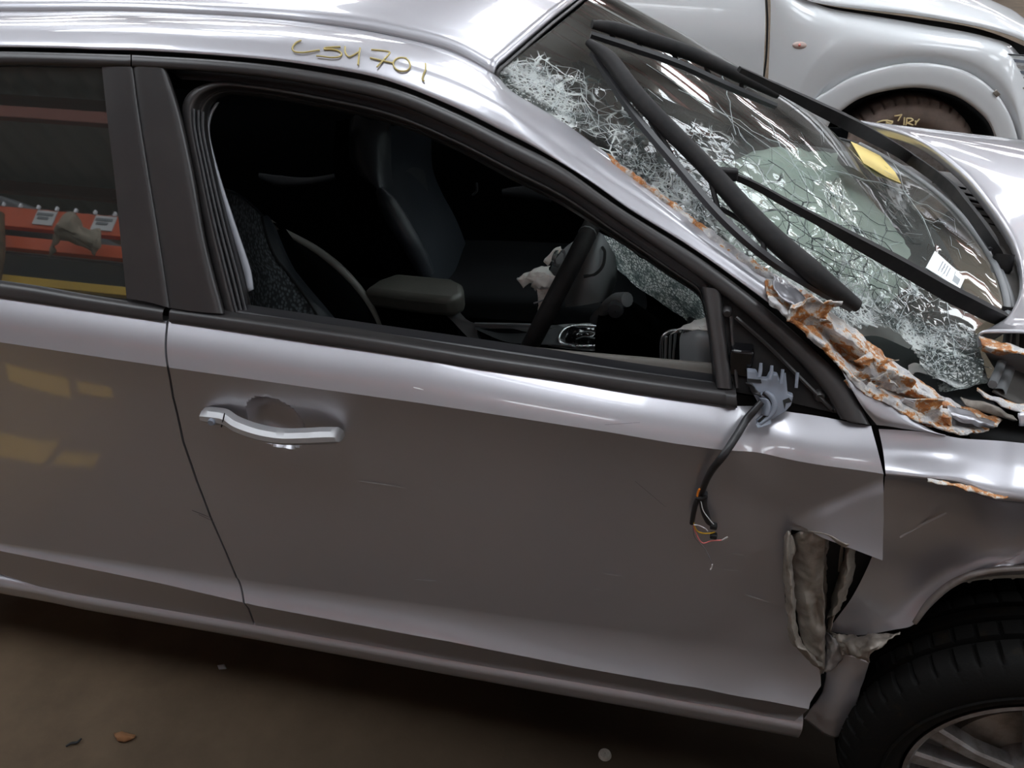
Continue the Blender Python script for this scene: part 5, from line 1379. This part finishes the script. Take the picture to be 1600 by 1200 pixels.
# goods on the rack
def goods(name, pts, m, label, cat, **k):
    o = sheet(name, pts, m, None, **k); return tag(o, label, cat)
goods('bumper_cover', [[V((-6.2, -3.5, 3.02)), V((-5.2, -3.3, 3.02)), V((-4.3, -3.3, 3.02)), V((-3.3, -3.6, 3.02))], [V((-6.2, -3.45, 3.22)), V((-5.2, -3.2, 3.28)), V((-4.4, -3.2, 3.25)), V((-3.5, -3.55, 3.1))], [V((-6.1, -3.7, 3.36)), V((-5.2, -3.5, 3.42)), V((-4.6, -3.5, 3.36)), V((-3.7, -3.7, 3.18))]],
      M['greyplastic'], 'grey bumper cover lying on the upper orange beams', 'bumper', n=40, sub=5, thick=.01)
st_ = sweep('wooden_stick', [V((-4.25, RY+.12, 3.0)), V((-4.08, RY+.12, 2.6)), V((-3.95, RY+.14, 1.9)), V((-3.9, RY+.3, 0.02))], .035, M['wood'], None, 8)
tag(st_, 'weathered wooden stick leaning against the orange rack', 'stick')
def skp(x, y, z): return V((-3.62+.75*(x+3.95), RY+y, 2.86+.75*(z-2.75)))
sk = sheet('dusty_sack', [[skp(-4.15, .14, 2.86), skp(-4.0, .22, 2.90), skp(-3.75, .14, 2.84)], [skp(-4.15, .13, 2.72), skp(-3.95, .26, 2.76), skp(-3.65, .14, 2.72)], [skp(-4.1, .12, 2.55), skp(-3.95, .2, 2.68), skp(-3.7, .12, 2.62)]], M['sack'], None, n=30, sub=6, amp=.04, fs=9, thick=.01)
tag(sk, 'crumpled dusty cloth hung over the orange rack beam', 'cloth')
gp = sweep('green_strap', [V((-5.6, RY+.06, 2.66)), V((-5.35, RY+.08, 2.5)), V((-5.05, RY+.1, 2.32))], .022, M['green'], None, 8)
tag(gp, 'green strap slung under the lower orange beam', 'strap')
ym = empty('floor_marking', (-2.4, -.69, 0)); tag(ym, 'worn yellow floor stripe mirrored in the rear door', 'marking')
for xa, xb, y0_, y1_ in ((-3.6, -2.12, -.715, -.645), (-2.08, -1.86, -.71, -.65), (-1.83, -1.70, -.69, -.655)):
    box('paint_dash', ((xa+xb)/2, (y0_+y1_)/2, .002), (xb-xa, y1_-y0_, .004), mat('floor_yellow', (.62, .37, .03), .6), ym, 0)

# ================================================================== SMALL LITTER ON THE FLOOR
q = atZ(945, 1180, 0)
cap = lathe('bottle_cap', [(.001, .007), (.011, .007), (.013, .005), (.0145, .0)], q, M['metalgrey'], None, 30, Matrix.Rotation(R(90), 3, 'X'))
tag(cap, 'small flat metal cap on the dark floor beside the sill', 'cap')
tw_ = sweep('twig', [atZ(103, 1166, .004), atZ(112, 1161, .006), atZ(120, 1160, .006), atZ(127, 1154, .005)], [.002, .003, .002], M['deep'], None, 6)
tag(tw_, 'dark bent twig on the brown floor', 'twig')
lf = sheet('dead_leaf', [[atZ(178, 1146, .004), atZ(192, 1143, .012), atZ(212, 1148, .004)], [atZ(180, 1150, .010), atZ(194, 1150, .018), atZ(210, 1152, .008)], [atZ(184, 1157, .003), atZ(194, 1160, .006), atZ(206, 1156, .003)]], M['leaf'], None, n=12, sub=4, amp=.002, fs=60, thick=.001)
tag(lf, 'curled rust-brown dead leaf on the floor near the twig', 'leaf')
lf2 = sheet('glass_chip', [[atZ(340, 1040, .003), atZ(350, 1038, .008)], [atZ(342, 1046, .003), atZ(354, 1045, .006)]], M['wire_gry'], None, n=6, sub=3, amp=.001, thick=.002)
tag(lf2, 'small grey chip lying under the sill', 'debris')

# ---- scuffs on the paint, each a thin proud smear
for a, b, wd, m_ in (((562, 752), (640, 763), 1.2, 'scuff'), ((646, 606), (662, 609), 1.5, 'paper'), ((945, 664), (1000, 660), .5, 'dashgrey'), ((992, 752), (1040, 792), .6, 'dashgrey'), ((640, 905), (690, 909), 1.0, 'scuff'),
                     ((940, 896), (975, 901), 1.0, 'scuff'), ((925, 920), (950, 924), 1.0, 'scuff'), ((1140, 865), (1165, 868), 1.2, 'scuff'), ((1130, 890), (1160, 893), 1.0, 'scuff'), ((300, 798), (332, 810), 1.2, 'dashgrey'), ((310, 804), (336, 816), .9, 'dashgrey'),
                     ((440, 725), (486, 731), 1.0, 'scuff'), ((1165, 930), (1200, 940), 1.0, 'scuff')):
    par = rear_door if a[0] < 345 else driver_door
    sheet('scratch', [[on(a[0], a[1]-wd, -.0012), on((a[0]+b[0])/2, (a[1]+b[1])/2-wd, -.0016), on(b[0], b[1], -.0012)], [on(a[0], a[1], -.0012), on((a[0]+b[0])/2, (a[1]+b[1])/2+wd*.3, -.0016), on(b[0], b[1]+.5, -.0012)]], M[m_], par, n=8, sub=2)

# ---- bright torn edge of the flap over the hole
def fe_(px, py):
    q = on(px, py); return door_disp(q)+V((0, -.001, 0))
sheet('torn_edge', [[fe_(1262, 822), fe_(1290, 819), fe_(1320, 826), fe_(1348, 837), fe_(1368, 845)], [fe_(1262, 822)+V((0, .004, -.004)), fe_(1290, 820)+V((0, .004, -.006)), fe_(1320, 827)+V((0, .002, -.007)), fe_(1348, 838)+V((0, .003, -.005)), fe_(1368, 846)+V((0, .002, -.006))]],
      M['metalgrey'], driver_door, n=30, sub=3, amp=.002, fs=70, thick=.0015)
# ---- labels of parts that look unlike the rest of their thing
for o in COL.objects:
    n_ = o.name.split('.')[0]
    t = {'crushed_pillar': 'rusty crumpled foot of the windscreen pillar', 'rusted_edge': 'orange rust strip along the glass', 'service_label': 'small white printed label on the windscreen',
         'yellow_patch': 'yellow patch on the windscreen glass', 'airbag_rag': 'torn white airbag cloth on the steering wheel', 'passenger_airbag': 'pale slack airbag under the windscreen',
         'wiring_loom': 'black cut mirror wiring hanging down the door', 'mirror_bracket': 'broken blue-grey bracket of the missing door mirror', 'flared_arch': 'flared white lip round the wheel'}.get(n_)
    if t and o.parent: o['label'] = t
